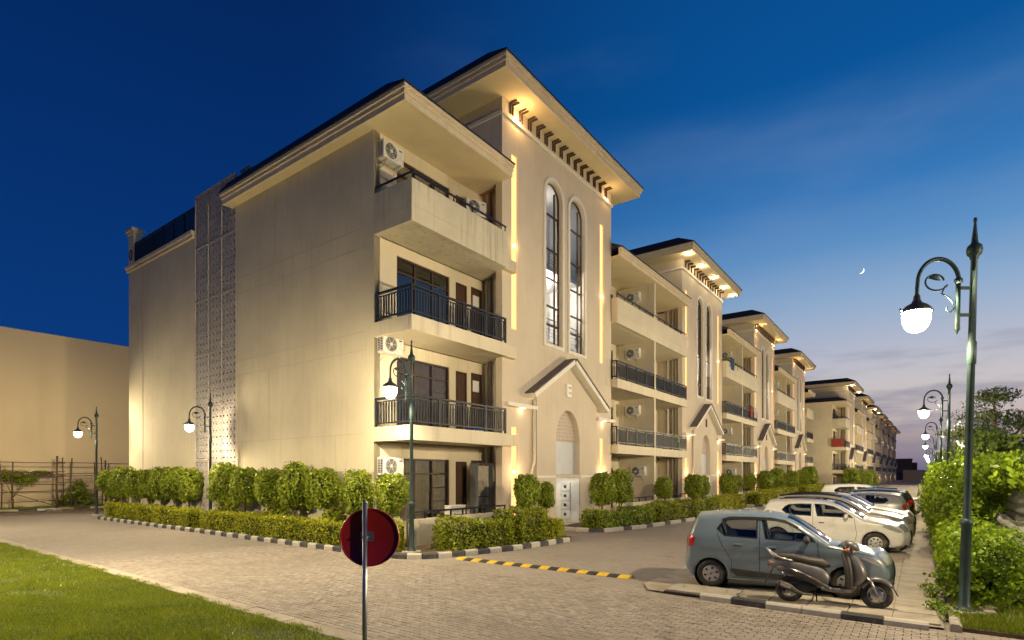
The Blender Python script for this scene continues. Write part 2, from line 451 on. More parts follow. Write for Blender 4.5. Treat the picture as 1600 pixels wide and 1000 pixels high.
def band(path, w, closed=False):
    """offset a 2D polyline to both sides -> (outer, inner)"""
    n = len(path); A = []; B = []
    for i in range(n):
        p = Vector(path[i])
        a = Vector(path[i - 1]) if (i > 0 or closed) else None
        b = Vector(path[(i + 1) % n]) if (i < n - 1 or closed) else None
        ds = [d.normalized() for d in ((p - a) if a else None, (b - p) if b else None) if d is not None and d.length > 1e-7]
        t = sum(ds, Vector((0, 0))).normalized()
        nn = Vector((-t.y, t.x)); k = 1 / max(.4, nn.dot(Vector((-ds[0].y, ds[0].x))))
        A.append(p + nn * w / 2 * k); B.append(p - nn * w / 2 * k)
    return A, B
def moulding(mb, path, w, P, Q, closed=False):
    """rectangular strip along path; P maps (u,z) to front plane, Q to back plane"""
    A, B = band(path, w, closed)
    n = len(path); v = [P(*p) for p in A] + [P(*p) for p in B] + [Q(*p) for p in A] + [Q(*p) for p in B]; f = []
    m = n if closed else n - 1
    for i in range(m):
        j = (i + 1) % n
        f += [(i, j, n + j, n + i), (2 * n + i, i + 0, j, 2 * n + j)[::1], (n + i, n + j, 3 * n + j, 3 * n + i)]
    if not closed:
        f += [(0, n, 3 * n, 2 * n), (n - 1, 2 * n - 1, 4 * n - 1, 3 * n - 1)]
    return mb.add(v, f)
# ---------------------------------------------------------------- apartment buildings (local frame: u along the street, v away from it)
TW, PER, U0 = 9.23, 19.8, 4.98
FLOOR = [.20, 3.80, 7.18, 10.50]
CEIL = [3.33, 6.70, 10.02, 13.42]
EAVE, TSOF = 13.42, 16.66
VB = -.35                      # balcony front
def fP(v):
    return lambda u, z: (u, v, z)

def railing(parent, pts, z, h=.94, single=False, name='railing'):
    """rail with posts and balusters along a polyline of (u, v)"""
    m = MB(); bals = []
    for (a, b) in zip(pts, pts[1:]):
        a = Vector((*a, 0)); b = Vector((*b, 0)); L = (b - a).length; d = (b - a) / L
        m.bar(a + Vector((0, 0, z + h - .03)), b + Vector((0, 0, z + h - .03)), .075, .06)
        m.bar(a + Vector((0, 0, z + .11)), b + Vector((0, 0, z + .11)), .05, .045)
        m.bar(a + Vector((0, 0, z + h - .14)), b + Vector((0, 0, z + h - .14)), .035, .03)
        np_ = max(1, round(L / 1.2))
        for i in range(np_ + 1):
            p = a + d * (L * i / np_)
            m.box(p.x - .032, p.x + .032, p.y - .032, p.y + .032, z + .0, z + h)
        nb = max(2, round(L / .125))
        for i in range(1, nb):
            p = a + d * (L * i / nb)
            bals.append(p)
    if not single:
        for p in bals:
            m.box(p.x - .017, p.x + .017, p.y - .017, p.y + .017, z + .10, z + h - .13)
    o = m.build(name, 'rail', parent)
    if single:
        bm_ = MB().box(-.017, .017, -.017, .017, .10, h - .13).mesh('baluster'); bm_.materials.append(MATS['rail'])
        for p in bals:
            b = ob('baluster', bm_, o); b.location = (p.x, p.y, z)
    return o
def curtain(m, a, b, v, z0, z1, seed):
    rnd = random.Random(seed); n = max(8, int((b - a) / .035)); pts = []
    for i in range(n + 1):
        pts.append((a + (b - a) * i / n, v + .022 * math.sin(i * 1.35) + rnd.uniform(-.008, .008)))
    m.add([(u, y, z0) for u, y in pts] + [(u, y, z1) for u, y in pts], [(i, i + 1, n + 2 + i, n + 1 + i) for i in range(n)], True)
def window(parent, a, b, v, z0, z1, cols=3, cur=None, transom=.52, seed=0, frame='brown_frame'):
    f = MB()
    t = .055
    f.box(a, b, v - .035, v + .035, z0, z0 + t); f.box(a, b, v - .035, v + .035, z1 - t, z1)
    for i in range(cols + 1):
        x = a + (b - a) * i / cols; x0 = min(max(x - t / 2, a), b - t)
        f.box(x0, x0 + t, v - .04, v + .04, z0 + t, z1 - t)
    zt = z1 - transom
    if transom:
        f.box(a + t, b - t, v - .033, v + .033, zt - t / 2, zt + t / 2)
    # lower casement bars on the right leaf
    x0 = a + (b - a) * (cols - 1) / cols
    for i in (1, 2, 3):
        zz = z0 + (zt - z0) * i / 4
        f.box(x0 + t, b - t, v - .02, v + .02, zz - .014, zz + .014)
    w = f.build('window', frame, parent)
    g = MB()
    for i in range(cols):
        xa = a + (b - a) * i / cols + t / 2; xb = a + (b - a) * (i + 1) / cols - t / 2
        spans = ((z0 + t, zt), (zt, z1 - t)) if transom else ((z0 + t, z1 - t),)
        for (za, zb) in spans:
            p = MB().add([(xa, v, za), (xb, v, za), (xb, v, zb), (xa, v, zb)], [(0, 1, 2, 3)])
            p.build('pane', 'glass' if cur else 'glass_dark', w)
    if cur:
        c = MB(); curtain(c, a + .03, a + (b - a) * .66, v + .10, z0, z1 - .05, seed); curtain(c, a + (b - a) * .70, b - .02, v + .13, z0, z1 - .05, seed + 1)
        c.build('curtain', cur, w)
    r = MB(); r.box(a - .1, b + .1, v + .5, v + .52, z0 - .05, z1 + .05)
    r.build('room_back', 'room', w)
    return w
def door(parent, a, b, v, z0, z1, notice=False, glazed=False):
    m = MB(); t = .06
    m.box(a, a + t, v - .05, v + .05, z0, z1); m.box(b - t, b, v - .05, v + .05, z0, z1); m.box(a + t, b - t, v - .05, v + .05, z1 - t, z1)
    d = m.build('door', 'brown_frame', parent)
    l = MB(); l.box(a + t, b - t, v - .005, v + .035, z0, z1 - t)
    for (za, zb) in ((z0 + .12, z0 + .85), (z0 + .98, z1 - .2)):
        l.box(a + t + .08, b - t - .08, v - .02, v - .006, za, zb)
    l.build('door_leaf', 'brown_door', d)
    h = MB(); h.tube([(b - t - .05, v - .045, z0 + 1.0), (b - t - .05, v - .045, z0 + 1.16)], .012, 6); h.build('handle', 'steel', d)
    if notice:
        MB().box(a + .16, b - .16, v - .028, v - .022, z1 - .72, z1 - .28).build('notice', 'notice', d)
    return d

UB = U0 - .13
def bay_corner(root, single=False):
    """end balconies: u 0..4.98, back wall at v=1.4"""
    out = []
    BV = 1.4
    for k in range(4):
        z0 = FLOOR[k]; z1 = CEIL[k]
        w0, w1 = (.97, 3.56); d0, d1 = (3.91, 4.57); e0, e1 = (4.80, 5.50)
        top = z0 + (2.62 if k == 0 else 2.47)
        holes = [rect(w0, w1, z0 + .1, top), rect(d0, d1, z0 + .02, top - .06), rect(e0, e1, z0 + .02, top)]
        m = MB(); holed(m, rect(0, 5.64, z0 - .02, z1), holes, fP(BV), (0, .14, 0)); out.append(m.build('balcony_wall', 'plaster_smooth', root))
        cur = ['curtain', 'curtain_dark', None, 'curtain'][k]
        out.append(window(root, w0, w1, BV + .07, z0 + .1, top, 3, cur, .52, k * 7))
        out.append(door(root, d0, d1, BV + .07, z0 + .02, top - .06))
        out.append(door(root, e0, e1, BV + .07, z0 + .02, top, notice=k > 0))
        if k == 0:
            m = MB(); m.box(0, UB, VB, VB + .16, 0, .90); m.box(0, .16, VB + .16, BV, 0, .90); m.box(.16, 5.6, VB + .16, BV, 0, .2)
            out.append(m.build('terrace_wall', 'plaster_smooth', root, .012))
            m = MB(); m.box(0, UB - .02, VB + .05, VB + .12, 1.08, 1.14)
            for i in range(9):
                x = .04 + i * (UB - .12) / 8; m.box(x, x + .04, VB + .06, VB + .11, .9, 1.08)
            out.append(m.build('railing', 'rail', root))
        else:
            m = MB()
            # slab with a small drip edge
            m.box(0, UB, VB, VB + .14, CEIL[k - 1], FLOOR[k])
            m.box(0, .14, VB + .14, BV, CEIL[k - 1], FLOOR[k])
            m.box(.14, 5.64, VB + .14, BV + .02, CEIL[k - 1] + .03, FLOOR[k] - .01)
            out.append(m.build('balcony_slab', 'plaster_smooth' if k < 3 else 'plaster_stain', root, .015))
            if k < 3:
                out.append(railing(root, [(.06, BV - .02), (.06, VB + .07), (UB - .04, VB + .07)], z0, .94, single))
            else:
                m = MB(); m.box(0, UB, VB, VB + .13, z0, 11.33); m.box(0, .13, VB + .13, BV - .001, z0, 11.33)
                out.append(m.build('parapet', 'plaster_stain', root, .012))
                m = MB(); m.box(.04, UB, VB + .04, VB + .09, 11.52, 11.57); m.box(.04, .09, VB + .09, BV, 11.52, 11.57)
                for i in range(6):
                    x = .06 + i * (UB - .14) / 5; m.box(x, x + .035, VB + .045, VB + .08, 11.33, 11.52)
                out.append(m.build('railing', 'rail', root))
    return out
def bay_double(root):
    """two mirrored balconies between towers: u 0..10.57, back wall at v=1.95"""
    out = []; W = PER - TW; BV = 1.95; mid = 5.12
    m = MB(); m.box(mid - .11, mid + .11, VB + .05, BV, 0, EAVE); out.append(m.build('partition_wall', 'plaster_smooth', root, .01))
    for k in range(4):
        z0 = FLOOR[k]; z1 = CEIL[k]; top = z0 + 2.45
        holes = [rect(.25, 1.0, z0 + .02, top), rect(1.5, 4.2, z0 + .1, top), rect(6.2, 8.6, z0 + .1, top), rect(9.45, 10.15, z0 + .02, top)]
        m = MB(); holed(m, rect(-.66, W + .66, z0 - .02, z1), holes, fP(BV), (0, .14, 0)); out.append(m.build('balcony_wall', 'plaster_smooth', root))
        out.append(door(root, .25, 1.0, BV + .07, z0 + .02, top))
        out.append(window(root, 1.5, 4.2, BV + .07, z0 + .1, top, 3, 'curtain_dark', .52, k))
        out.append(window(root, 6.2, 8.6, BV + .07, z0 + .1, top, 3, 'curtain_white' if k == 2 else 'curtain', .52, k + 3))
        out.append(door(root, 9.45, 10.15, BV + .07, z0 + .02, top, notice=k > 0))
        if k == 0:
            m = MB(); m.box(0, mid - .12, VB, VB + .16, 0, .75); m.box(mid + .12, W, VB, VB + .16, 0, .75); m.box(0, W, VB + .17, BV, 0, .2)
            out.append(m.build('terrace_wall', 'plaster_smooth', root, .012))
            m = MB(); m.box(.02, mid - .13, VB + .05, VB + .12, .95, 1.0); m.box(mid + .13, W - .02, VB + .05, VB + .12, .95, 1.0)
            for i in range(12):
                x = .1 + i * (W - .3) / 11
                if abs(x - mid) > .2: m.box(x, x + .04, VB + .06, VB + .11, .75, .95)
            out.append(m.build('railing', 'rail', root))
        else:
            m = MB(); m.box(.02, W - .02, VB, VB + .14, CEIL[k - 1], FLOOR[k]); m.box(-.6, W + .6, VB + .34, BV + .02, CEIL[k - 1] + .03, FLOOR[k] - .01); m.box(.02, W - .02, VB + .14, VB + .34, CEIL[k - 1] + .03, FLOOR[k] - .01)
            out.append(m.build('balcony_slab', 'plaster_smooth', root, .015))
            if k < 3:
                out.append(railing(root, [(.06, 0), (.06, VB + .07), (mid - .13, VB + .07)], z0))
                out.append(railing(root, [(mid + .13, VB + .07), (W - .06, VB + .07)], z0))
            else:
                m = MB(); m.box(.02, W - .02, VB, VB + .13, z0, 11.33); m.box(.02, .15, VB + .13, .0, z0, 11.33)
                out.append(m.build('parapet', 'plaster_smooth', root, .012))
                m = MB(); m.box(.04, W - .04, VB + .045, VB + .05 + .04, 11.52, 11.57)
                for i in range(12):
                    x = .06 + i * (W - .18) / 11; m.box(x, x + .035, VB + .05, VB + .085, 11.33, 11.52)
                out.append(m.build('railing', 'rail', root))
    for i, du in enumerate((.22, .40, .58)):
        m = MB(); m.tube([(W + .62 - du * .55, .55 + i * .28, .2), (W + .62 - du * .55, .55 + i * .28, EAVE)], .055, 8); out.append(m.build('drain_pipe', 'pipe', root))
    out += low_roof(root, 0, W, 0, 0)
    return out
def low_roof(root, a, b, ga, gb, back=10.45):
    """eave, soffit and dark roof over the balconies; ga/gb = gable overhang"""
    u0 = a - ga; u1 = b + gb; f0 = -.50
    o = []
    m = MB(); m.box(u0 + .03, u1 - (.03 if gb else 0), f0 + .03, back, EAVE, EAVE + .06); o.append(m.build('soffit', 'soffit', root))
    m = MB()
    for (z0, z1, e) in ((EAVE - .02, EAVE + .17, .0), (EAVE + .17, EAVE + .30, -.05), (EAVE + .30, EAVE + .46, -.10)):
        m.box(u0 + (e if ga else 0), u1 - (e if gb else 0), f0 + e, f0 + .1, z0, z1)
        if ga: m.box(u0 + e, u0 + .1, f0 + .1, back, z0, z1)
        if gb: m.box(u1 - .1, u1 - e, f0 + .1, back, z0, z1)
    o.append(m.build('fascia', 'trim', root, .012))
    z0 = EAVE + .46; h = .55; ia = .24 if ga else 0; ib = .24 if gb else 0
    e = .13
    A = [(u0 - (e if ga else 0), f0 - e, z0), (u1 + (e if gb else 0), f0 - e, z0), (u1 + (e if gb else 0), back, z0), (u0 - (e if ga else 0), back, z0)]
    B = [(u0 + ia, f0 + 1.05, z0 + h), (u1 - ib, f0 + 1.05, z0 + h), (u1 - ib, back, z0 + h), (u0 + ia, back, z0 + h)]
    Z = [(x, y, z - .05) for x, y, z in A]
    m = MB().add(Z + A + B, [(3, 2, 1, 0), (0, 1, 5, 4), (1, 2, 6, 5), (2, 3, 7, 6), (3, 0, 4, 7), (4, 5, 9, 8), (5, 6, 10, 9), (6, 7, 11, 10), (7, 4, 8, 11), (8, 9, 10, 11)])
    o.append(m.build('roof', 'shingle', root))
    return o

W1 = arch(3.05, 4.32, 7.9, 14.88, 14); W2 = arch(5.05, 6.36, 7.9, 14.88, 14)
STRIPS = [(.60, .99, 7.95, 14.76), (7.99, 8.37, 7.80, 14.72), (.60, .99, .48, 4.12), (7.99, 8.37, .60, 4.05)]
def tower(root, letter='I'):
    out = []
    Pf = fP(0)
    holes = [W1, W2] + [rect(*s) for s in STRIPS] + [rect(3.45, 5.98, .01, 5.4)]
    mm = MB()
    holed(mm, rect(0, TW, 0, TSOF), holes, Pf)
    for q, h in enumerate(holes[:6]):
        dp = .22 if q < 2 else .06
        n = len(h); mm.add([(u, 0, z) for u, z in h] + [(u, dp, z) for u, z in h], [(i, (i + 1) % n, n + (i + 1) % n, n + i) for i in range(n)])
    # returns and side walls
    for s in (0, 1):
        a, b = (0, .66) if s == 0 else (TW - .66, TW)
        q = a if s == 0 else b
        mm.add([(q, 0, 0), (q, .3, 0), (q, .3, TSOF), (q, 0, TSOF)], [(0, 1, 2, 3)])
        mm.add([(a, .3, 0), (b, .3, 0), (b, .3, EAVE), (a, .3, EAVE)], [(0, 1, 2, 3)])
        x0, x1 = (.66, .9) if s == 0 else (TW - .9, TW - .66)
        mm.box(x0, x1, .3, 9, 0, EAVE)
        x0, x1 = (0.0, .25) if s == 0 else (TW - .25, TW)
        mm.box(x0, x1, .3, 9, EAVE, TSOF)
    mm.box(.9, TW - .9, 2.6, 2.7, 0, TSOF)
    out.append(mm.build('tower_wall', 'plaster_tower', root))
    # arched windows
    for W, x0, x1 in ((W1, 3.05, 4.32), (W2, 5.05, 6.36)):
        f = MB()
        moulding(f, W, .07, fP(.12), fP(.20), True)
        for z in (8.75, 9.55, 10.75, 12.0, 13.5):
            f.box(x0, x1, .12, .19, z - .03, z + .03)
        f.box(x1 - .38, x1 - .32, .12, .185, 7.9, 14.55)
        w = f.build('arched_window', 'brown_frame', root)
        g = MB(); filled(g, W, fP(.165)); g.build('pane', 'glass', w)
        s = MB(); A, B = band(W, .24, True); moulding(s, [tuple(p) for p in B], .14, fP(-.06), fP(.03), True)
        s.build('window_surround', 'trim_white', w)
        out.append(w)
    # stairwell seen through the glass
    m = MB(); m.box(2.6, 6.8, 2.2, 2.28, 6.9, 15.2); m.box(2.5, 2.6, .3, 2.28, 6.9, 15.2); m.box(6.8, 6.9, .3, 2.28, 6.9, 15.2)
    m.box(2.5, 6.9, .3, 2.28, 6.85, 6.95); m.box(2.5, 6.9, .3, 2.28, 15.2, 15.3)
    st = m.build('stairwell', 'stair', root)
    m = MB(); m.box(2.6, 6.8, .5, 2.2, 11.35, 11.5); m.build('landing', 'stair', st)
    m = MB(); m.box(2.6, 6.8, .9, 2.2, 8.2, 8.35); m.build('landing', 'stair', st)
    for zz in (8.35, 11.5):
        m = MB()
        m.box(2.6, 6.8, .6, .64, zz + .85, zz + .9)
        for i in range(5):
            m.box(2.6, 6.8, .61, .625, zz + .12 + i * .15, zz + .135 + i * .15)
        for i in range(6):
            m.box(2.65 + i * .8, 2.69 + i * .8, .6, .64, zz, zz + .9)
        m.build('stair_rail', 'steel', st)
    out.append(st)
    # light slots
    for i, (a, b, z0, z1) in enumerate(STRIPS):
        m = MB().add([(a, .055, z0), (b, .055, z0), (b, .055, z1), (a, .055, z1)], [(0, 1, 2, 3)])
        s = m.build('light_slot', 'led', root)
        zc = z0 + (z1 - z0) * (.48 if i < 2 else .52)
        m = MB(); m.box((a + b) / 2 - .035, (a + b) / 2 + .035, -.03, .05, zc - .05, zc + .05); m.build('slot_lamp', 'led_hot', s)
        out.append(s)
    # porch front with gabled hood
    m = MB()
    niche = arch(3.67, 5.75, 2.25, 5.12, 16, 1.35); entry = rect(3.67, 5.75, .02, 2.1)
    po = [(2.2, 0), (7.4, 0), (7.4, 5.52), (4.8, 7.02), (2.2, 5.52)]
    holed(m, po, [niche, entry], fP(-.12))
    for h, dd in ((niche, .30), (entry, 1.75)):
        n = len(h); m.add([(u, -.12, z) for u, z in h] + [(u, -.12 + dd, z) for u, z in h], [(i, (i + 1) % n, n + (i + 1) % n, n + i) for i in range(n)])
    n = len(po); m.add([(u, -.12, z) for u, z in po] + [(u, .0, z) for u, z in po], [((i + 1) % n, i, n + i, n + (i + 1) % n) for i in range(n)])
    p = m.build('porch', 'plaster_tower', root)
    m = MB().box(3.66, 5.76, 1.63, 1.66, 0, 2.15); m.box(5.735, 5.748, -.1, 1.62, .03, 2.08); m.box(3.68, 5.73, -.1, 1.62, 2.08, 2.095); m.build('entry_wall', 'white_tile', p)
    m = MB().box(3.68, 5.74, .15, .17, 2.26, 3.72); m.build('niche_panel', 'panel_grey', p)
    # meter boxes on the right hand wall of the entry
    for i in range(4):
        mb = MB(); mb.box(5.66, 5.734, .36, .86, .20 + i * .43, .59 + i * .43); b = mb.build('meter_box', 'meter', p, .008)
        MB().box(5.650, 5.66, .54, .68, .33 + i * .43, .47 + i * .43).build('meter_dial', 'ac_dark', b)
    # lattice in the arch head
    lat = lattice_mesh('niche_lattice', 13, 9, .16, .05)
    lo = ob('niche_lattice', lat, p); lat.materials.append(MATS['niche_screen']); lo.rotation_euler = (0, 0, 0); lo.location = (3.68, .14, 3.72)
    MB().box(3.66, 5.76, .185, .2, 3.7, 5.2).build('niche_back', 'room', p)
    out.append(p)
    # pediment: two sloping bars with dark tops
    m = MB(); d = MB()
    for (A, B) in (((1.66, 5.36), (4.8, 7.18)), ((4.8, 7.18), (8.0, 5.30))):
        a = Vector(A); b = Vector(B); t = (b - a).normalized(); nn = Vector((-t.y, t.x))
        q = [a, b, b + nn * .20, a + nn * .20]
        m.prism_y([(p.x, p.y) for p in q], -.46, -.0)
        q = [a + nn * .205 - t * .05, b + nn * .205, b + nn * .26, a + nn * .26 - t * .05]
        d.prism_y([(p.x, p.y) for p in q], -.50, -.0)
    pd = m.build('pediment', 'trim_white', root); d.build('pediment_tiles', 'ridge_tile', pd); out.append(pd)
    for (la, lb) in ((.12, 2.15), (7.45, 9.3)):
        m = MB(); m.box(la, lb, -.22, 0, 4.90, 5.05); out.append(m.build('ledge', 'trim_white', root, .01))
    for (la, lb) in ((2.2, 3.6), (5.8, 7.4)):
        m = MB(); m.box(la, lb, -.16, -.12, 2.12, 2.22); out.append(m.build('string_course', 'trim_white', root))
    m = MB(); m.tube([(2.02, -.10, 5.3), (2.02, -.10, 2.75), (1.80, -.10, 2.35), (1.80, -.10, .05)], .065, 10); out.append(m.build('downpipe', 'pipe', root))
    # block letter
    m = MB(); y0, y1 = -.20, -.12
    if letter == 'E':
        m.box(4.50, 4.62, y0, y1, 5.72, 6.28)
        for z in (5.72, 5.95, 6.17): m.box(4.62, 4.90, y0, y1, z, z + .11)
    else:
        m.box(4.64, 4.76, y0, y1, 5.72, 6.28)
    out.append(m.build('block_letter', 'white_tile' if letter == 'E' else 'bracket', root))
    # string course under the eaves
    m = MB(); m.box(-.08, TW + .08, -.08, -.001, 15.98, 16.12); m.box(-.08, -.001, -.001, 8.6, 15.98, 16.12); m.box(TW + .001, TW + .08, -.001, 8.6, 15.98, 16.12)
    out.append(m.build('cornice', 'trim_white', root, .012))
    # eave brackets
    br = MB()
    br.box(-.025, .025, -.06, -.001, 16.24, 16.655); br.box(-.025, .025, -.34, -.06, 16.59, 16.655)
    bme = br.mesh('eave_bracket'); bme.materials.append(MATS['bracket'])
    for i in range(14):
        for s in (0, .16):
            o = ob('eave_bracket', bme, root); o.location = (.50 + i * .615 + s, 0, 0); out.append(o)
    # eave, soffit, roof
    a, b, f0, back = -1.2, TW + 1.15, -1.08, 9.6
    m = MB(); m.box(a + .03, b - .03, f0 + .03, back, TSOF, TSOF + .06); out.append(m.build('soffit', 'soffit', root))
    m = MB()
    for (z0, z1, e) in ((TSOF - .02, TSOF + .17, 0), (TSOF + .17, TSOF + .30, -.06), (TSOF + .30, TSOF + .47, -.12)):
        m.box(a + e, b - e, f0 + e, f0 + .1, z0, z1); m.box(a + e, a + .1, f0 + .1, back, z0, z1); m.box(b - .1, b - e, f0 + .1, back, z0, z1)
    out.append(m.build('fascia', 'trim', root, .012))
    z0 = TSOF + .47; h = .62; e = .15
    A = [(a - e, f0 - e, z0), (b + e, f0 - e, z0), (b + e, back, z0), (a - e, back, z0)]
    B = [(a + .32, f0 + 1.05, z0 + h), (b - .32, f0 + 1.05, z0 + h), (b - .32, back, z0 + h), (a + .32, back, z0 + h)]
    Z = [(x, y, z - .05) for x, y, z in A]
    m = MB().add(Z + A + B, [(3, 2, 1, 0), (0, 1, 5, 4), (1, 2, 6, 5), (2, 3, 7, 6), (3, 0, 4, 7), (4, 5, 9, 8), (5, 6, 10, 9), (6, 7, 11, 10), (7, 4, 8, 11), (8, 9, 10, 11)])
    out.append(m.build('roof', 'shingle', root))
    # pipes in the corner beside the balcony and on the flank above
    for i in range(3):
        m = MB(); m.tube([(.50 - .10 * i, 1.15 - .30 * i, .2), (.50 - .10 * i, 1.15 - .30 * i, EAVE)], .05, 8); out.append(m.build('drain_pipe', 'pipe' if i != 1 else 'pipe_dark', root))
    for i in range(3):
        m = MB(); m.tube([(-.07, 1.0 + .22 * i, EAVE + .9), (-.07, 1.0 + .22 * i, 15.1 - .1 * i)], .055, 8); out.append(m.build('vent_pipe', 'pipe', root))
    return out
def lattice_mesh(name, nx, nz, cell, depth):
    """pierced panel in the x-z plane, thickness towards +y"""
    c = cell / .30; holes = []
    star = []
    for i in range(8):
        a = math.pi / 4 * i; r = .105 if i % 2 == 0 else .040
        star.append((.15 + r * math.cos(a), .15 + r * math.sin(a)))
    holes.append(star)
    for (x, z) in ((.05, .05), (.25, .05), (.05, .25), (.25, .25)):
        holes.append([(x + .030, z), (x, z + .030), (x - .030, z), (x, z - .030)])
    base = MB(); holed(base, rect(0, .3, 0, .3), holes, lambda u, z: (u * c, 0, z * c), (0, depth, 0))
    bv = np.array(base.v); out = MB()
    for i in range(nx):
        for j in range(nz):
            out.add((bv + np.array([i * cell, 0, j * cell])).tolist(), base.f)
    # rim
    W, H = nx * cell, nz * cell
    return out.mesh(name)

def ac_unit(label, loc, rz, parent=None):
    t = thing('air_conditioner', label, 'air conditioner', loc, rz, 'air conditioner units on the balconies')
    for o in AC_PARTS:
        copy_tree(o, t)
    return t
def make_ac():
    w, d, h = .86, .32, .58; parts = []
    m = MB(); m.box(-w / 2, w / 2, -d, 0, 0, h); parts.append(m.build('casing', 'ac_white', None, .018))
    m = MB(); m.lathe([(.0, -d - .004), (.235, -d - .004), (.245, -d - .0008)], 28, (-.12, 0, .29), 'Y'); f = m.build('fan', 'ac_dark', None); parts.append(f)
    m = MB()
    for r in (.06, .11, .16, .205, .24):
        m.tube([(-.12 + r * math.cos(a * math.pi / 14), -d - .018, .29 + r * math.sin(a * math.pi / 14)) for a in range(29)], .0055, 5, False)
    for a in range(6):
        m.bar((-.12, -d - .016, .29), (-.12 + .24 * math.cos(a * math.pi / 3), -d - .016, .29 + .24 * math.sin(a * math.pi / 3)), .009, .009)
    m.lathe([(0, -d - .024), (.045, -d - .022), (.05, -d - .012)], 14, (-.12, 0, .29), 'Y')
    g = m.build('fan_guard', 'ac_white', None); g.parent = f
    m = MB(); m.box(-w / 2 - .003, -w / 2 + .01, -d + .04, -.04, .06, h - .05); v = m.build('side_vent', 'ac_dark', None); parts.append(v)
    m = MB()
    for i in range(9):
        m.box(-w / 2 - .012, -w / 2 - .003, -d + .03, -.03, .07 + i * .054, .082 + i * .054)
    for y in (-d + .03, -d / 2, -.04):
        m.box(-w / 2 - .013, -w / 2 - .004, y, y + .012, .06, h - .05)
    s = m.build('vent_slats', 'ac_white', None); s.parent = v
    m = MB(); m.box(.22, .34, -d - .004, -d, .44, .48); parts.append(m.build('nameplate', 'ac_dark', None))
    m = MB()
    for x in (-.28, .28):
        m.box(x - .02, x + .02, -d - .03, .12, -.045, -.005); m.bar((x, -d, -.045), (x, .11, -.30), .025, .02); m.box(x - .02, x + .02, .09, .12, -.34, -.005)
    parts.append(m.build('bracket', 'pipe', None))
    return parts
# ---------------------------------------------------------------- place the buildings
def clone_parts(parts, parent, du):
    for o in parts:
        c = copy_tree(o, parent); c.location.x += du
def point_light(name, loc, power, color, radius=.05, parent=None):
    d = bpy.data.lights.new(name, 'POINT'); d.energy = power; d.color = color; d.shadow_soft_size = radius
    o = bpy.data.objects.new(name, d); col.objects.link(o); o.location = loc
    if parent is not None: o.parent = parent
    return o
BX, BY = 11.76, 12.8
b1 = thing('apartment_building', 'long beige four storey apartment block with arched tower windows beside the ficus row', 'building', (BX, BY, 0))
tower0 = tower(b1, 'E')
for o in tower0: o.location.x += U0
corner0 = bay_corner(b1, True)
corner0 += low_roof(b1, 0, U0, .43, 0)
double0 = bay_double(b1)
for o in double0: o.location.x += U0 + TW
NT1 = 4
towerI = []
for o in tower0:
    if o.name.split('.')[0] != 'block_letter':
        towerI.append(o)
let = MB().box(4.64, 4.76, -.20, -.12, 5.72, 6.28).build('block_letter', 'bracket', b1); let.location.x = U0 + PER
for k in range(1, NT1):
    clone_parts(towerI, b1, PER * k)
    if k > 1:
        c = copy_tree(let, b1); c.location.x = U0 + PER * k
for k in range(1, NT1 - 1):
    clone_parts(double0, b1, PER * k)
UE = U0 + PER * (NT1 - 1) + TW
# closing balconies past the last tower
for k in range(1, 4):
    m = MB(); m.box(UE + .02, UE + 5, VB, 1.4, CEIL[k - 1], FLOOR[k]); m.build('balcony_slab', 'plaster_smooth', b1)
    if k < 3: railing(b1, [(UE + .1, VB + .07), (UE + 4.95, VB + .07), (UE + 4.95, 1.3)], FLOOR[k])
    else: MB().box(UE + .02, UE + 5, VB, VB + .13, FLOOR[3], 11.33).build('parapet', 'plaster_smooth', b1)
low_roof(b1, UE, UE + 5, 0, .43)
# body behind the balconies and the gable wall
m = MB()
m.box(.25, UE + 5.0, 2.75, 10.15, 0, EAVE)
m.box(.25, 5.6, 2.1, 2.75, 0, EAVE)
m.box(UE + .7, UE + 5, 1.4, 2.75, 0, EAVE)
m.build('wall', 'plaster', b1)
m = MB(); m.box(0, .25, 1.4, 10.15, 0, EAVE); gw = m.build('gable_wall', 'plaster', b1)
m = MB()
for z in (10.36, 9.72, 6.95, 6.35, 3.6):
    m.box(-.005, -.001, 1.9, 10.1, z, z + .022)
for v, za, zb in ((2.0, 10.4, 13.0), (4.6, 6.95, 9.72), (7.2, 10.36, 13.3), (7.6, 3.6, 6.35), (3.4, .5, 3.6)):
    m.box(-.0055, -.0012, v, v + .022, za, zb)
m.build('wall_joint', 'joint_line', gw)
# pierced screen beside the gable wall
LV0, LV1 = 10.15, 13.77
scr = MB(); scr.box(.0, .30, LV1, LV1 + .05, 0, 14.0); scr.box(1.5, 1.6, LV0, LV1, 0, 14.3); scr.box(.3, 1.5, LV0 - .05, LV0, 0, 14.3); scr.box(.3, 1.5, LV1 + .05, LV1 + .1, 0, 14.3); scr.box(.1, 1.6, LV0, LV1, 14.2, 14.3)
so = scr.build('screen_shaft', 'plaster', b1)
lm = lattice_mesh('screen_panel', 4, 8, .30, .06); lm.materials.append(MATS['screen'])
for i in range(3):
    for j in range(6):
        p = ob('screen_panel', lm, so); p.rotation_euler = (0, 0, R(-90)); p.location = (.02 + .004 * ((i + j) % 2), LV1 - i * 1.207, .42 + j * 2.41)
m = MB()
for i in range(4): m.box(-.012, .03, LV0 + i * 1.2065 - .012, LV0 + i * 1.2065 + .012, .3, 14.85)
for j in range(7): m.box(-.010, .032, LV0, LV1, .405 + j * 2.41 - .008, .405 + j * 2.41 + .008)
m.build('screen_frame', 'screen', so)
bl = MB(); bl.lathe([(0, -.06), (.05, -.05), (.07, 0), (.05, .05), (0, .06)], 10, (.35, 13.25, 12.0)); bl.build('shaft_lamp', 'bulb_cool', so)
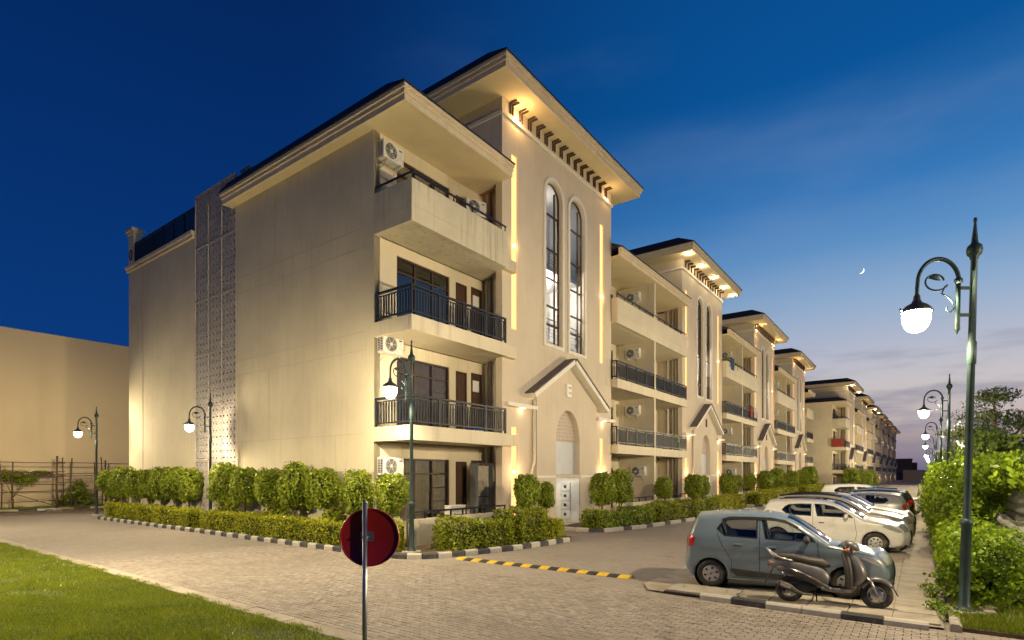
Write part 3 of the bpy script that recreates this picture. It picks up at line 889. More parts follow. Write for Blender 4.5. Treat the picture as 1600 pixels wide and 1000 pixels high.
# terrace wing
m = MB(); m.box(0, 16, LV1 + .05, 21.4, 0, 13.25); wg = m.build('terrace_wing', 'plaster', b1)
m = MB(); m.box(-.10, .0, LV1 + .05, 21.5, 13.05, 13.20); m.box(-.16, .2, LV1 + .05, 21.5, 13.20, 13.36); m.build('cornice', 'trim', wg, .01)
m = MB(); m.box(-.012, -.001, 19.55, 19.60, 0, 13.05); m.build('wall_joint', 'groove', wg)
m = MB(); m.box(-.006, .35, 20.75, 21.45, 13.36, 15.05); m.box(-.07, .42, 20.68, 21.52, 15.05, 15.18); m.box(-.13, .48, 20.62, 21.58, 15.18, 15.32); pl = m.build('corner_pillar', 'trim', wg, .01)
m = MB(); m.tube([(-.02, 21.1 + .16 * math.cos(a * math.pi / 12), 13.95 + .27 * math.sin(a * math.pi / 12)) for a in range(25)], .03, 6, False); m.build('oval_ornament', 'ac_dark', pl)
railing(wg, [(.06, 20.7), (.06, LV1 + .1)], 13.36, 1.15, True)
m = MB(); m.box(.5, 1.1, 13.0, 13.6, 14.3, 15.1); m.box(.45, 1.15, 12.95, 13.65, 15.1, 15.2); m.build('chimney', 'plaster_stain', b1)
m = MB(); m.box(.8, 1.5, 10.6, 11.2, 14.3, 15.5); m.box(.75, 1.55, 10.55, 11.25, 15.5, 15.62); m.build('chimney', 'plaster_stain', b1)
# lights that belong to the block: slot lamps, eave lamps, entry and stair lamps
WARM = (1, .60, .28)
for k in range(NT1):
    u = U0 + PER * k
    for i, (a, b, z0, z1) in enumerate(STRIPS):
        zc = z0 + (z1 - z0) * (.48 if i < 2 else .52)
        point_light('slot_light', (u + (a + b) / 2, -.12 if i < 2 else -.34, zc), 5 if i < 2 else 20, WARM, .04, b1)
    point_light('stair_light', (u + 4.7, 1.3, 10.6), 300, (1, .93, .82), .1, b1)
    point_light('stair_light', (u + 4.7, 1.3, 14.3), 45, (1, .93, .82), .1, b1)
    if k < 3: point_light('entry_light', (u + 4.6, .7, 1.95), 20, (1, .93, .80), .06, b1)
    if k == 1:
        for i, uu in enumerate((-.6, 2.1, 4.9, 7.6, 9.9)):
            dl = MB(); dl.lathe([(.0, 16.60), (.085, 16.60), (.095, 16.659)], 12, (uu, -.62, 0)); d = dl.build('downlight', 'downlight', b1); d.location.x = u
            point_light('eave_light', (u + uu, -.62, 16.50), 26, (1, .80, .50), .06, b1)
    else:
        for uu in (.9, TW - .7):
            ll = MB(); ll.box(uu - .22, uu + .22, -.075, -.02, 16.125, 16.15); l = ll.build('ledge_lamp', 'led_hot', b1); l.location.x = u
            point_light('eave_light', (u + uu, -.30, 16.20), (34 if uu < 2 else 9) if k == 0 else 30, (1, .58, .22), .06, b1)
    for uu in (1.2, 8.2):
        ll = MB(); ll.box(uu - .12, uu + .12, -.18, -.06, 4.885, 4.899); l = ll.build('ledge_lamp', 'led_hot', b1); l.location.x = u
        point_light('ledge_light', (u + uu, -.13, 4.80), 3, WARM, .03, b1)

b2 = thing('apartment_building', 'distant beige apartment block with many dark roofed towers beyond the parked cars', 'building', (93.2, 9.0, -1.0), R(-1.05))
NT2 = 7
for k in range(NT2):
    clone_parts(towerI, b2, PER * k)
    clone_parts([let], b2, PER * (k - 1))
    if k < NT2 - 1: clone_parts(double0, b2, PER * k)
clone_parts(corner0, b2, 0)
UE2 = U0 + PER * (NT2 - 1) + TW
m = MB(); m.box(.25, UE2, 2.75, 10.15, 0, EAVE); m.box(0, .25, 1.4, 10.15, 0, EAVE); m.box(.25, 5.6, 2.1, 2.75, 0, EAVE); m.build('wall', 'plaster', b2)
for k in range(NT2):
    u = U0 + PER * k
    if k in (0, 2):
        for uu in (-.3, 8.8):
            dl = MB(); dl.lathe([(.0, 16.60), (.11, 16.60), (.12, 16.659)], 10, (uu, -.62, 0)); d = dl.build('downlight', 'downlight', b2); d.location.x = u
            point_light('eave_light', (u + uu, -.62, 16.45), 40, (1, .80, .50), .08, b2)
    else:
        for uu in (.9, TW - .7):
            point_light('eave_light', (u + uu, -.12, 16.25), 30, (1, .58, .22), .06, b2)
    for i in (0, 1):
        a, b, z0, z1 = STRIPS[i]
        point_light('slot_light', (u + (a + b) / 2, -.10, 11.2), 10, WARM, .05, b2)
        point_light('slot_light', (u + (a + b) / 2, -.10, 2.4), 10, WARM, .05, b2)

# air conditioners
AC_PARTS = make_ac()
def bl(u, v, z): return (BX + u, BY + v, z)
FN = ['ground floor', 'first floor', 'second floor', 'top floor']
for k, (u, dz) in {0: (.55, 2.05), 1: (.55, 2.42), 3: (.55, 2.0)}.items():
    ac_unit('white air conditioner on %s corner balcony wall by the gable' % FN[k], bl(u, 1.38, FLOOR[k] + dz), 0)
ac_unit('white air conditioner below the eave by the pipes, top floor corner balcony', bl(4.55, 1.1, 12.15), R(-20))
m = MB()
for b_i in range(NT1 - 1):
    for k in range(4):
        if (b_i + k) % 4 == 3 and b_i > 0: continue
        ac_unit('white air conditioner on %s balcony partition after %s tower' % (FN[k], ['first', 'second', 'third'][b_i]), bl(U0 + TW + PER * b_i + 5.0, .95 if k else .6, FLOOR[k] + 1.95), R(-90))
for o in AC_PARTS:
    for ch in list(o.children): bpy.data.objects.remove(ch)
    bpy.data.objects.remove(o)
# small things on the balconies
def bx_thing(name, label, cat, mat, x, y, z, a, b, h, bev=.01, lid=None):
    t = thing(name, label, cat, (x, y, z))
    m = MB(); m.box(-a / 2, a / 2, -b / 2, b / 2, 0, h); m.build('body', mat, t, bev)
    if lid: m = MB(); m.box(-a / 2 - .01, a / 2 + .01, -b / 2 - .01, b / 2 + .01, h + .001, h + .03); m.build('lid', lid, t, bev)
    return t
bx_thing('carton', 'white carton on ground floor corner terrace behind the rail', 'box', 'cloth_light', *bl(2.5, .15, .90 - .0), .75, .3, .28, lid='ac_white')
bx_thing('plastic_tub', 'blue plastic tub on first floor corner balcony floor', 'tub', 'blue_tub', *bl(3.6, .1, FLOOR[1]), .8, .35, .16, lid='blue_tub')
t = thing('clothes_rack', 'dark folding clothes rack in the corner of the ground floor terrace', 'rack', bl(4.6, .7, .2))
m = MB(); m.box(-.45, -.42, -.2, .2, 0, 2.5); m.box(.42, .45, -.2, .2, 0, 2.5); m.box(-.45, .45, -.02, .02, 2.45, 2.5); m.box(-.45, .45, -.02, .02, 1.2, 1.25); m.build('frame', 'pipe_dark', t)
m = MB(); curtain(m, -.4, .4, .0, .9, 2.4, 4); m.build('hanging_cloth', 'curtain', t)
t = thing('glowing_lantern', 'small orange glowing lamp behind the top floor corner parapet', 'lamp', bl(4.0, .6, 11.0))
m = MB(); m.lathe([(0, .28), (.10, .3), (.15, .42), (.10, .54), (0, .57)], 12); m.build('shade', 'ember', t)
m = MB(); m.tube([(0, 0, -.5), (0, 0, .28)], .02, 6); m.build('stem', 'ac_dark', t)

for i, (b_i, uu, k, mt) in enumerate(((1, 1.6, 3, 'cloth_blue'), (1, 3.2, 3, 'leaf_tree'), (1, 8.0, 2, 'cloth_red'), (1, 9.4, 2, 'cloth_light'))):
    u = U0 + TW + PER * b_i + uu
    if mt.startswith('cloth'):
        t = thing('laundry', '%s cloth hung over the %s balcony rail before the third tower' % (mt.split('_')[1], FN[k]), 'laundry', bl(u, -.3, FLOOR[k] + .25))
        m = MB(); curtain(m, -.4, .4, -.10, .05, 1.0, i); m.build('cloth', mt, t)
        m = MB(); m.box(-.42, .42, -.12, .12, 1.0, 1.02); m.build('fold', mt, t)
t = thing('laundry', 'red cloth hung on the second floor corner rail of the distant block', 'laundry', (93.0, 9.6, 6.2), R(88))
m = MB(); curtain(m, -.7, .9, .0, .0, 1.15, 3); m.build('cloth', 'cloth_red', t); m = MB(); m.box(-.7, .9, -.02, .08, 1.15, 1.17); m.build('fold', 'cloth_red', t)
# ---------------------------------------------------------------- ground
def road_mat():
    m = bpy.data.materials.new('road_paver'); m.use_nodes = True; nt = m.node_tree; b = nt.nodes['Principled BSDF']
    N = nt.nodes.new; L = nt.links.new
    tc = N('ShaderNodeTexCoord'); sp = N('ShaderNodeSeparateXYZ'); L(tc.outputs['Object'], sp.inputs[0])
    cb = N('ShaderNodeCombineXYZ'); L(sp.outputs[1], cb.inputs[0]); L(sp.outputs[0], cb.inputs[1])
    br = N('ShaderNodeTexBrick'); L(cb.outputs[0], br.inputs['Vector'])
    br.inputs['Scale'].default_value = 1; br.inputs['Brick Width'].default_value = .2; br.inputs['Row Height'].default_value = .1
    br.inputs['Mortar Size'].default_value = .006; br.inputs['Mortar Smooth'].default_value = .3
    br.inputs['Color1'].default_value = (.35, .30, .25, 1); br.inputs['Color2'].default_value = (.29, .25, .21, 1); br.inputs['Mortar'].default_value = (.12, .10, .08, 1)
    nz = N('ShaderNodeTexNoise'); nz.inputs['Scale'].default_value = .35; nz.inputs['Detail'].default_value = 8; nz.inputs['Roughness'].default_value = .65; L(tc.outputs['Object'], nz.inputs['Vector'])
    mr = N('ShaderNodeMapRange'); mr.inputs[1].default_value = .42; mr.inputs[2].default_value = .7; mr.inputs[4].default_value = .75; L(nz.outputs[0], mr.inputs[0])
    mx = N('ShaderNodeMix'); mx.data_type = 'RGBA'; L(mr.outputs[0], mx.inputs[0]); L(br.outputs[0], mx.inputs[6]); mx.inputs[7].default_value = (.26, .22, .178, 1)
    n5 = N('ShaderNodeTexNoise'); n5.inputs['Scale'].default_value = 1.1; n5.inputs['Detail'].default_value = 7; n5.inputs['Roughness'].default_value = .7; L(tc.outputs['Object'], n5.inputs['Vector'])
    r5 = N('ShaderNodeMapRange'); r5.interpolation_type = 'SMOOTHSTEP'; r5.inputs[1].default_value = .55; r5.inputs[2].default_value = .75; r5.inputs[4].default_value = .68; L(n5.outputs[0], r5.inputs[0])
    m5 = N('ShaderNodeMix'); m5.data_type = 'RGBA'; L(r5.outputs[0], m5.inputs[0]); L(mx.outputs[2], m5.inputs[6]); m5.inputs[7].default_value = (.13, .11, .09, 1)
    L(m5.outputs[2], b.inputs['Base Color']); b.inputs['Roughness'].default_value = .82
    bp = N('ShaderNodeBump'); bp.inputs['Strength'].default_value = .5; bp.inputs['Distance'].default_value = .01; bp.invert = True
    L(br.outputs['Fac'], bp.inputs['Height']); L(bp.outputs[0], b.inputs['Normal'])
    MATS['road_paver'] = m
road_mat()
def sheet(name, poly, z, mat, kind='structure'):
    m = MB(); filled(m, poly, lambda x, y: (x, y, z)); o = m.build(name, mat); tag(o, kind=kind); return o
ZX0, ZX1, ZY0, ZY1 = 5.0, 10.10, -2.4, 17.0
sheet('ground', [(-2500, -2500), (2500, -2500), (2500, 2500), (-2500, 2500)], -.09, 'far_ground')
m = MB(); holed(m, [(4.72, -60), (420, -60), (420, 41.2), (4.72, 41.2)], [rect(ZX0, ZX1, ZY0, ZY1)], lambda x, y: (x, y, -.006))
road = tag(m.build('road', 'road_paver'), kind='structure')
bed = MB(); filled(bed, rect(ZX0 - .02, ZX1 + .02, ZY0 - .02, ZY1 + .02), lambda x, y: (x, y, -.016)); bed.build('paver_bedding', 'paver_joint', road)
# interlocking pavers laid along the lane
A_ = .007; G = .0058
def paver_poly():
    ys = [-.1, -.05, 0, .05, .1]; sg = [1, -1, 1, -1, 1]
    right = [(.05 - G + A_ * s, max(-.1 + G, min(.1 - G, y))) for y, s in zip(ys, sg)]
    left = [(-.05 + G + A_ * s, max(-.1 + G, min(.1 - G, y))) for y, s in zip(ys, sg)]
    return right + left[::-1]
PP = paver_poly(); NPv = len(PP)
def paver_geo(m, x, y, z, tx, ty, k=1.0):
    b = [(x + px_, y + py_, -.02) for px_, py_ in PP]
    t = [(x + px_ * .955, y + py_ * .975, z + tx * px_ + ty * py_) for px_, py_ in PP]
    e = [(x + px_, y + py_, z - .005) for px_, py_ in PP]
    m.add(e + t, [(i, (i + 1) % NPv, NPv + (i + 1) % NPv, NPv + i) for i in range(NPv)] + [tuple(range(NPv, 2 * NPv))])
    m.add(b + e, [(i, (i + 1) % NPv, NPv + (i + 1) % NPv, NPv + i) for i in range(NPv)])
rnd = random.Random(5)
cy_, sy_ = math.cos(R(YAW)), math.sin(R(YAW))
pav = []
ix = 0; x = ZX0 + .05
while x < ZX1 + .04:
    y = ZY0 + .1 + (.1 if ix % 2 else 0)
    while y < ZY1 + .12:
        d = x * cy_ + y * sy_; l = x * sy_ - y * cy_
        vis = d > 7.6 and abs(l / d) < .95
        pav.append((d if vis else 99, x, y, rnd.gauss(0, .0018), rnd.gauss(0, .012), rnd.gauss(0, .008)))
        y += .2
    x += .1; ix += 1
pav.sort()
pm_list = []
for i in range(8):
    mm = MB(); paver_geo(mm, 0, 0, 0, rnd.gauss(0, .014), rnd.gauss(0, .009)); me = mm.mesh('paver'); me.materials.append(MATS['paver']); pm_list.append(me)
for (d, x, y, z, tx, ty) in pav[:300]:
    o = ob('paver', pm_list[rnd.randrange(8)], road); o.location = (x, y, z)
m = MB()
for (d, x, y, z, tx, ty) in pav[300:]:
    paver_geo(m, x, y, z, tx, ty)
tag(m.build('pavers', 'paver', road), kind='stuff')

sheet('drain_gap', [(4.985, -8), (5.03, -8), (5.03, 38), (4.985, 38)], -.003, 'paver_joint')
# lawn and its stone edging
sheet('lawn', [(-60, -60), (4.72, -60), (4.72, 41), (-60, 41)], .035, 'lawn_soil')
edge = tag(MB().box(4.70, 4.985, -8, 40, -.08, -.02).build('lawn_edging', 'concrete'), kind='structure')
em = MB().box(-.13, .13, -.295, .295, 0, .075); eme = em.mesh('edging_slab'); eme.materials.append(MATS['slab'])
for i in range(76):
    o = ob('edging_slab', eme, edge); o.location = (4.845 + rnd.uniform(-.008, .008), -7.6 + i * .605, -.03 + rnd.uniform(-.006, .006)); o.rotation_euler = (rnd.uniform(-.01, .01), rnd.uniform(-.02, .02), rnd.uniform(-.012, .012))
rng = np.random.default_rng(3)
def grass(name, n, xs, ys, h, mat, zfun=lambda x, y: .035, wid=.005, mask=None):
    x = rng.uniform(*xs, n); y = rng.uniform(*ys, n)
    if mask is not None:
        k = mask(x, y); x = x[k]; y = y[k]
    n = len(x)
    # clumpy length
    hh = h * (0.55 + .9 * rng.random(n)) * (0.75 + .5 * np.sin(x * 3.1 + np.sin(y * 2.3)) ** 2)
    a = rng.uniform(0, 2 * np.pi, n); le = rng.normal(0, .5, (n, 2)) * hh[:, None]
    w = wid * (0.7 + .6 * rng.random(n))
    z0 = np.full(n, zfun(0, 0))
    v = np.empty((n, 3, 3))
    v[:, 0] = np.c_[x - np.cos(a) * w, y - np.sin(a) * w, z0]; v[:, 1] = np.c_[x + np.cos(a) * w, y + np.sin(a) * w, z0]
    v[:, 2] = np.c_[x + le[:, 0], y + le[:, 1], z0 + hh]
    return raw_mesh(name, v.reshape(-1, 3), 3, mat)
def raw_mesh(name, v, k, mat):
    n = len(v) // k; me = bpy.data.meshes.new(name)
    me.vertices.add(len(v)); me.vertices.foreach_set('co', v.astype(np.float32).ravel())
    me.loops.add(n * k); me.loops.foreach_set('vertex_index', np.arange(n * k, dtype=np.int32))
    me.polygons.add(n); me.polygons.foreach_set('loop_start', np.arange(0, n * k, k, dtype=np.int32))
    try: me.polygons.foreach_set('loop_total', np.full(n, k, dtype=np.int32))
    except Exception: pass
    me.update(calc_edges=True); me.validate()
    if mat: me.materials.append(MATS[mat])
    return me
def in_view(x, y, dmin=6.5, lim=1.0):
    d = x * cy_ + y * sy_; l = x * sy_ - y * cy_
    return (d > dmin) & (np.abs(l / np.maximum(d, .1)) < lim)
def lawn_patch(x, y):
    return np.sin(x * 1.7 + 2 * np.sin(y * .9)) * np.sin(y * 1.3 + 1.5 * np.sin(x * 1.1)) + .5 * np.sin(x * 5.3 + y * 3.1)
g = ob('lawn_grass', grass('lawn_grass', 520000, (-1, 4.80), (4, 24), .040, 'blade', mask=lambda x, y: in_view(x, y) & ((lawn_patch(x, y) < .75) | (rng.random(len(x)) < .35)) & ((x < 4.68) | (rng.random(len(x)) < .45 * (1 + np.sin(y * 3.7 + np.sin(y * 9.1))))) & (rng.random(len(x)) < np.clip(1.5 - (x * cy_ + y * sy_) / 18, .35, 1))))
tag(g, 'short mown lawn beside the paved lane', 'grass', kind='stuff')

# planting beds
def bed_(poly, z, label='planting_bed'):
    m = MB(); n = len(poly)
    filled(m, poly, lambda x, y: (x, y, z)); m.add([(x, y, -.02) for x, y in poly] + [(x, y, z) for x, y in poly], [(i, (i + 1) % n, n + (i + 1) % n, n + i) for i in range(n)])
    return tag(m.build(label, 'soil'), kind='structure')
K1 = [(10.17, 33.4), (10.17, 12.2), (10.24, 11.5), (10.48, 10.95), (10.9, 10.62), (11.6, 10.36), (13.36, 9.85), (15.2, 9.66), (16.3, 9.62), (16.75, 9.85), (16.9, 10.4), (16.9, 11.4)]
bed_(K1 + [(16.9, 12.44), (11.76, 12.44), (11.76, 33.4)], .07)
K2 = [(19.3, 11.6), (19.35, 10.6), (19.7, 10.05), (20.6, 9.75), (22.1, 9.45), (25, 9.15), (28.9, 8.85), (33, 8.75), (37.2, 8.8), (37.6, 9.3), (37.6, 11.5)]
bed_(K2 + [(37.6, 12.44), (19.3, 12.44)], .07)
K3 = [(41.2, 11.5), (41.2, 9.3), (41.6, 8.8), (50, 8.7), (57.3, 8.8), (57.6, 9.3), (57.6, 11.5)]
bed_(K3 + [(57.6, 12.44), (41.2, 12.44)], .07)
K4 = [(61.2, 11.5), (61.2, 9.3), (61.6, 8.8), (70, 8.7), (88, 8.8), (88, 11.5)]
bed_(K4 + [(88, 12.44), (61.2, 12.44)], .07)
def resample(path, step):
    P_ = [Vector(p) for p in path]; out = [P_[0]]; acc = 0
    for a, b in zip(P_, P_[1:]):
        L = (b - a).length; t = step - acc
        while t <= L:
            out.append(a + (b - a) * (t / L)); t += step
        acc = (acc + L) % step
    return out
kmesh = {}
for mt in ('kerb_white', 'kerb_black', 'concrete'):
    for v in range(2):
        mm = MB(); prof = [(-.07, -.08), (.07, -.08), (.07, .125), (.05, .15), (-.03, .15), (-.07, .11)]
        mm.prism_x([(y, z) for y, z in prof], -.5, .5); me = mm.mesh('kerb_block'); me.materials.append(MATS[mt]); kmesh[mt, v] = me
def kerb(path, step, mats, label, h=1.0, flip=1):
    pts = resample(path, step)
    k = bpy.data.objects.new('kerb', None); col.objects.link(k); tag(k, kind='structure'); k['label'] = label
    for i, (a, b) in enumerate(zip(pts, pts[1:])):
        c = (a + b) / 2; d = b - a
        o = ob('kerb_block', kmesh[mats[i % len(mats)], i % 2], k); o.location = (c.x, c.y, rnd.uniform(-.012, .006))
        o.rotation_euler = (rnd.uniform(-.025, .025), rnd.uniform(-.008, .008), math.atan2(d.y, d.x) + rnd.uniform(-.012, .012)); o.scale = (d.length - .014, flip, h)
    return k
BW = ('kerb_black', 'kerb_white')
kerb(K1, .42, BW, 'black and white painted kerb round the corner planting bed', flip=1)
kerb(K2, .55, ('kerb_white', 'kerb_white', 'kerb_black'), 'kerb of the second planting bed')
kerb(K3, .55, BW, 'kerb of the third planting bed'); kerb(K4, .6, BW, 'kerb of the fourth planting bed')

# parking strip with square slabs
PK = [(10.34, -.28), (130, -.28), (130, 4.62), (10.9, 4.62), (10.34, 4.3)]
pk = sheet('parking_strip', PK, .026, 'slab')
tl = MB().prism([(-.295, -.295), (.295, -.295), (.295, .295), (-.295, .295)], -.03, .02); tme = tl.mesh('paving_slab'); tme.materials.append(MATS['slab'])
for i in range(13):
    for j in range(7):
        x = 10.72 + i * .605; y = .05 + j * .605
        if 10.42 < x < 11.2 and 2.6 < y < 3.95: continue
        o = ob('paving_slab', tme, pk); o.location = (x, y, .034 + rnd.uniform(-.003, .005)); o.rotation_euler = (rnd.uniform(-.004, .004), rnd.uniform(-.004, .004), rnd.choice((0, R(90), R(180))))
kerb([(10.26, 3.25), (10.24, 2.0), (10.22, .9), (10.24, -.35)], .56, ('kerb_white', 'kerb_black', 'kerb_white'), 'worn kerb in front of the scooter', .75)
kerb([(10.3, -.42), (10.95, -.42), (11.2, -.46)], .35, ('concrete', 'kerb_white'), 'broken end of the parking kerb', .8)
mc = thing('manhole_cover', 'concrete inspection cover set in the paving behind the scooter', 'cover', (10.72, 3.32, .04), R(2))
m = MB().box(-.36, .36, -.62, .62, -.02, .045); m.build('slab', 'concrete', mc, .008); m = MB().box(-.40, .40, -.66, .66, -.02, .008); m.build('frame', 'paver_joint', mc)
for s in (-.4, .4):
    m = MB().tube([(-.06, s, .046), (-.05, s, .06), (.05, s, .06), (.06, s, .046)], .006, 5); m.build('lifting_ring', 'steel', mc)

# speed bump
sb = thing('speed_bump', 'yellow and black speed bump across the mouth of the side street', 'speed bump', (11.42, 5.15, 0), 0)
sm = {}
for mt in ('bump_yellow', 'bump_black'):
    n = 8; pr = [(-.19 + .38 * i / n, .040 * math.sin(math.pi * i / n) + .004) for i in range(n + 1)]
    mm = MB().prism_y([(a, b) for a, b in pr] + [(.19, -.01), (-.19, -.01)], -.125, .125); me = mm.mesh('bump_segment'); me.materials.append(MATS[mt]); sm[mt] = me
for i in range(19):
    o = ob('bump_segment', sm['bump_yellow' if i % 2 == 0 else 'bump_black'], sb); o.location = (.10 * math.sin(i * .3) * .2 - .008 * i, .12 + i * .258, 0); o.rotation_euler = (rnd.uniform(-.01, .01), 0, rnd.uniform(-.03, .03))

# right hand verge
bed_([(10.4, -30), (10.4, -.48), (11.2, -.48), (11.6, -.36), (150, -.36), (150, -30)], .05, 'verge')
# dirt, low kerb and green strip at the end of the lane
sheet('dirt_strip', [(2, 39.8), (6, 40.3), (11.5, 39.9), (15, 40.2), (30, 40), (30, 43.6), (2, 43.6)], .012, 'dirt')
kerb([(2, 43.65), (26, 43.65)], .9, ('kerb_white', 'concrete', 'kerb_black'), 'low kerb before the bamboo fence')
sheet('grass_strip', [(0, 43.7), (30, 43.7), (30, 46), (0, 46)], .1, 'lawn_soil')
g = ob('grass_strip_blades', grass('grass_strip_blades', 26000, (4, 18), (43.75, 45.3), .12, 'blade', zfun=lambda x, y: .1, wid=.012)); tag(g, 'strip of grass along the bamboo fence', 'grass', kind='stuff')

# ---------------------------------------------------------------- street lamps
def lamp_light(name, power, parent, loc, dist=(.22, .62, 1, 1)):
    d = bpy.data.lights.new(name, 'POINT'); d.energy = power; d.color = (1, .82, .51); d.shadow_soft_size = .09
    d.use_nodes = True; nt = d.node_tree; e = [n for n in nt.nodes if n.type == 'EMISSION'][0]
    # bowl luminaire: throws far more light outwards than straight down
    tc = nt.nodes.new('ShaderNodeTexCoord'); sp = nt.nodes.new('ShaderNodeSeparateXYZ'); nt.links.new(tc.outputs['Normal'], sp.inputs[0])
    ad = nt.nodes.new('ShaderNodeMath'); ad.operation = 'MULTIPLY_ADD'; ad.inputs[1].default_value = .5; ad.inputs[2].default_value = .5; nt.links.new(sp.outputs[2], ad.inputs[0])
    rp = nt.nodes.new('ShaderNodeValToRGB'); rp.color_ramp.interpolation = 'EASE'; el = rp.color_ramp.elements; el.new(.3); el.new(.5)
    for e_, (p_, v_) in zip(el, zip((.05, .32, .5, .75), dist)): e_.position = p_; e_.color = (v_, v_, v_, 1)
    nt.links.new(ad.outputs[0], rp.inputs[0])
    # no real shield: output is cut towards the post to keep it dim
    sh = nt.nodes.new('ShaderNodeMapRange'); sh.interpolation_type = 'SMOOTHSTEP'; nt.links.new(sp.outputs[0], sh.inputs[0]); sh.inputs[1].default_value = -.96; sh.inputs[2].default_value = -.72; sh.inputs[3].default_value = .03; sh.inputs[4].default_value = 1.0
    mu = nt.nodes.new('ShaderNodeMath'); mu.operation = 'MULTIPLY'; nt.links.new(rp.outputs[0], mu.inputs[0]); nt.links.new(sh.outputs[0], mu.inputs[1]); nt.links.new(mu.outputs[0], e.inputs['Strength'])
    o = bpy.data.objects.new(name, d); col.objects.link(o); o.parent = parent; o.location = loc
    return o
LP = None
def lamp_parts():
    ps = []
    def B(m, n, mt, par=None, bev=0):
        o = m.build(n, mt, par, bev); 
        if par is None: ps.append(o)
        return o
    B(MB().box(-.22, .22, -.22, .22, -.05, .13), 'plinth', 'concrete', None, .02)
    B(MB().lathe([(.15, .13), (.15, .155), (.105, .165), (.09, .22), (.078, .25), (.072, 1.55), (.086, 1.56), (.09, 1.60), (.086, 1.64), (.06, 1.66)], 18), 'base_column', 'lamp_iron')
    B(MB().lathe([(.058, 1.66), (.054, 4.25), (.068, 4.26), (.068, 4.62), (.054, 4.64), (.046, 6.0), (.062, 6.02), (.062, 6.05), (.10, 6.09), (.115, 6.16), (.10, 6.23), (.05, 6.28), (.045, 6.34), (.018, 6.62), (.03, 6.66), (.02, 6.70), (0, 6.71)], 16), 'pole', 'lamp_iron')
    # side bar (arm points to +x)
    m = MB(); m.tube([(.24, 0, 4.83), (.24, 0, 4.88), (.24, 0, 5.62)], [.012, .04, .036], 10); m.bar((0, 0, 5.53), (.24, 0, 5.53), .045, .045); m.bar((0, 0, 5.08), (.24, 0, 5.08), .045, .045)
    m.lathe([(0, 4.74), (.022, 4.80), (.045, 4.84), (.04, 4.88)], 10, (.24, 0, 0)); m.lathe([(.036, 5.6), (.06, 5.62), (.06, 5.68), (.036, 5.70)], 10, (.24, 0, 0)); B(m, 'side_bar', 'lamp_iron')
    pts = []; cx = .56; rx = .33; rz = .40
    for i in range(17):
        a = math.pi * i / 16; pts.append((cx - rx * math.cos(a) * 1.0, 0, 5.62 + rz * math.sin(a)))
    pts += [(.89 + .005, 0, 5.5), (.895, 0, 5.36)]
    m = MB(); m.tube(pts, [.034] * 12 + [.030] * (len(pts) - 12), 10); B(m, 'arm', 'lamp_iron')
    # scroll with a leaf
    sc_ = []
    for i in range(22):
        a = R(200) + i / 21 * R(330); r = .20 - .07 * i / 21; sc_.append((.60 + r * math.cos(a) * 1.0, 0, 5.64 + r * .8 * math.sin(a)))
    m = MB(); m.tube(sc_, [.014] * 22, 6); B(m, 'scroll', 'lamp_iron')
    m = MB(); m.tube([(.45, 0, 5.56), (.50, 0, 5.44), (.40, 0, 5.38), (.32, 0, 5.30), (.30, 0, 5.18), (.36, 0, 5.12), (.42, 0, 5.16), (.41, 0, 5.22)], .012, 6); B(m, 'tendril', 'lamp_iron')
    m = MB(); rings = []
    for i in range(7):
        t = i / 6; w = .052 * math.sin(math.pi * min(1, t * 1.02)) + .003; c = Vector((.52 + .20 * t, 0, 5.66 + .06 * math.sin(t * 2.6)))
        rings.append([tuple(c + Vector((0, .022 * math.cos(a) * (w / .05), w * math.sin(a)))) for a in [2 * math.pi * q / 8 for q in range(8)]])
    m.loft(rings); B(m, 'leaf_ornament', 'lamp_iron')
    hd = B(MB().lathe([(.03, 5.42), (.045, 5.40), (.055, 5.33), (.08, 5.28), (.16, 5.23), (.215, 5.17), (.225, 5.13), (.215, 5.12), (.0, 5.125)], 24, (.895, 0, 0)), 'lamp_cap', 'lamp_cap')
    m = MB()
    for s in (-1, 1): m.tube([(.895 + .22 * s, 0, 5.14), (.895 + .26 * s, 0, 5.15), (.895 + .26 * s, 0, 5.19)], .012, 6); 
    m.build('clip', 'lamp_cap', hd)
    B(MB().lathe([(.195, 5.12), (.205, 5.08), (.205, 5.02), (.192, 4.94), (.16, 4.865), (.11, 4.81), (.05, 4.785), (0, 4.78)], 24, (.895, 0, 0)), 'lamp_bowl', 'globe')
    return ps
LP = lamp_parts()
def street_lamp(label, x, y, rz, power, scale=1.0, tilt=(0, 0), z=0, dist=(.22, .62, 1, 1)):
    t = thing('street_lamp', label, 'street lamp', (x, y, z), rz, 'wrought iron street lamps')
    for o in LP: copy_tree(o, t)
    t.scale = (scale,) * 3
    t.rotation_euler = (Matrix.Rotation(tilt[0], 3, 'X') @ Matrix.Rotation(tilt[1], 3, 'Y') @ Matrix.Rotation(rz, 3, 'Z')).to_euler()
    lamp_light('lamp_light', power, t, (.895, 0, 4.96), dist)
    return t
street_lamp('tall green iron lamp post standing in the leafy verge beside the scooter', 11.42, -.56, R(122), 3500, .95, (R(1.3), R(.3)))
street_lamp('second iron lamp post along the verge, beyond the white hatchback', 31.2, -.95, R(90), 3700, 1.0, (R(.8), 0))
street_lamp('third iron lamp post along the verge', 50.5, -1.2, R(90), 3700)
street_lamp('fourth iron lamp post along the verge', 69.5, -1.3, R(90), 3700)
for i, X in enumerate((88.5, 107.5, 127)): street_lamp('far lamp post at the end of the verge row', X, -1.5 - i * .3, R(90), 3700, 1.0, (0, 0), -.5)
street_lamp('iron lamp post at the rounded kerb corner of the planting bed', 10.95, 11.6, R(182), 1000, .905, dist=(.8, .9, .8, .8))
street_lamp('iron lamp post in front of the pierced screen wall', 10.85, 23.2, R(150), 600, .83, dist=(.9, .8, .5, .4))
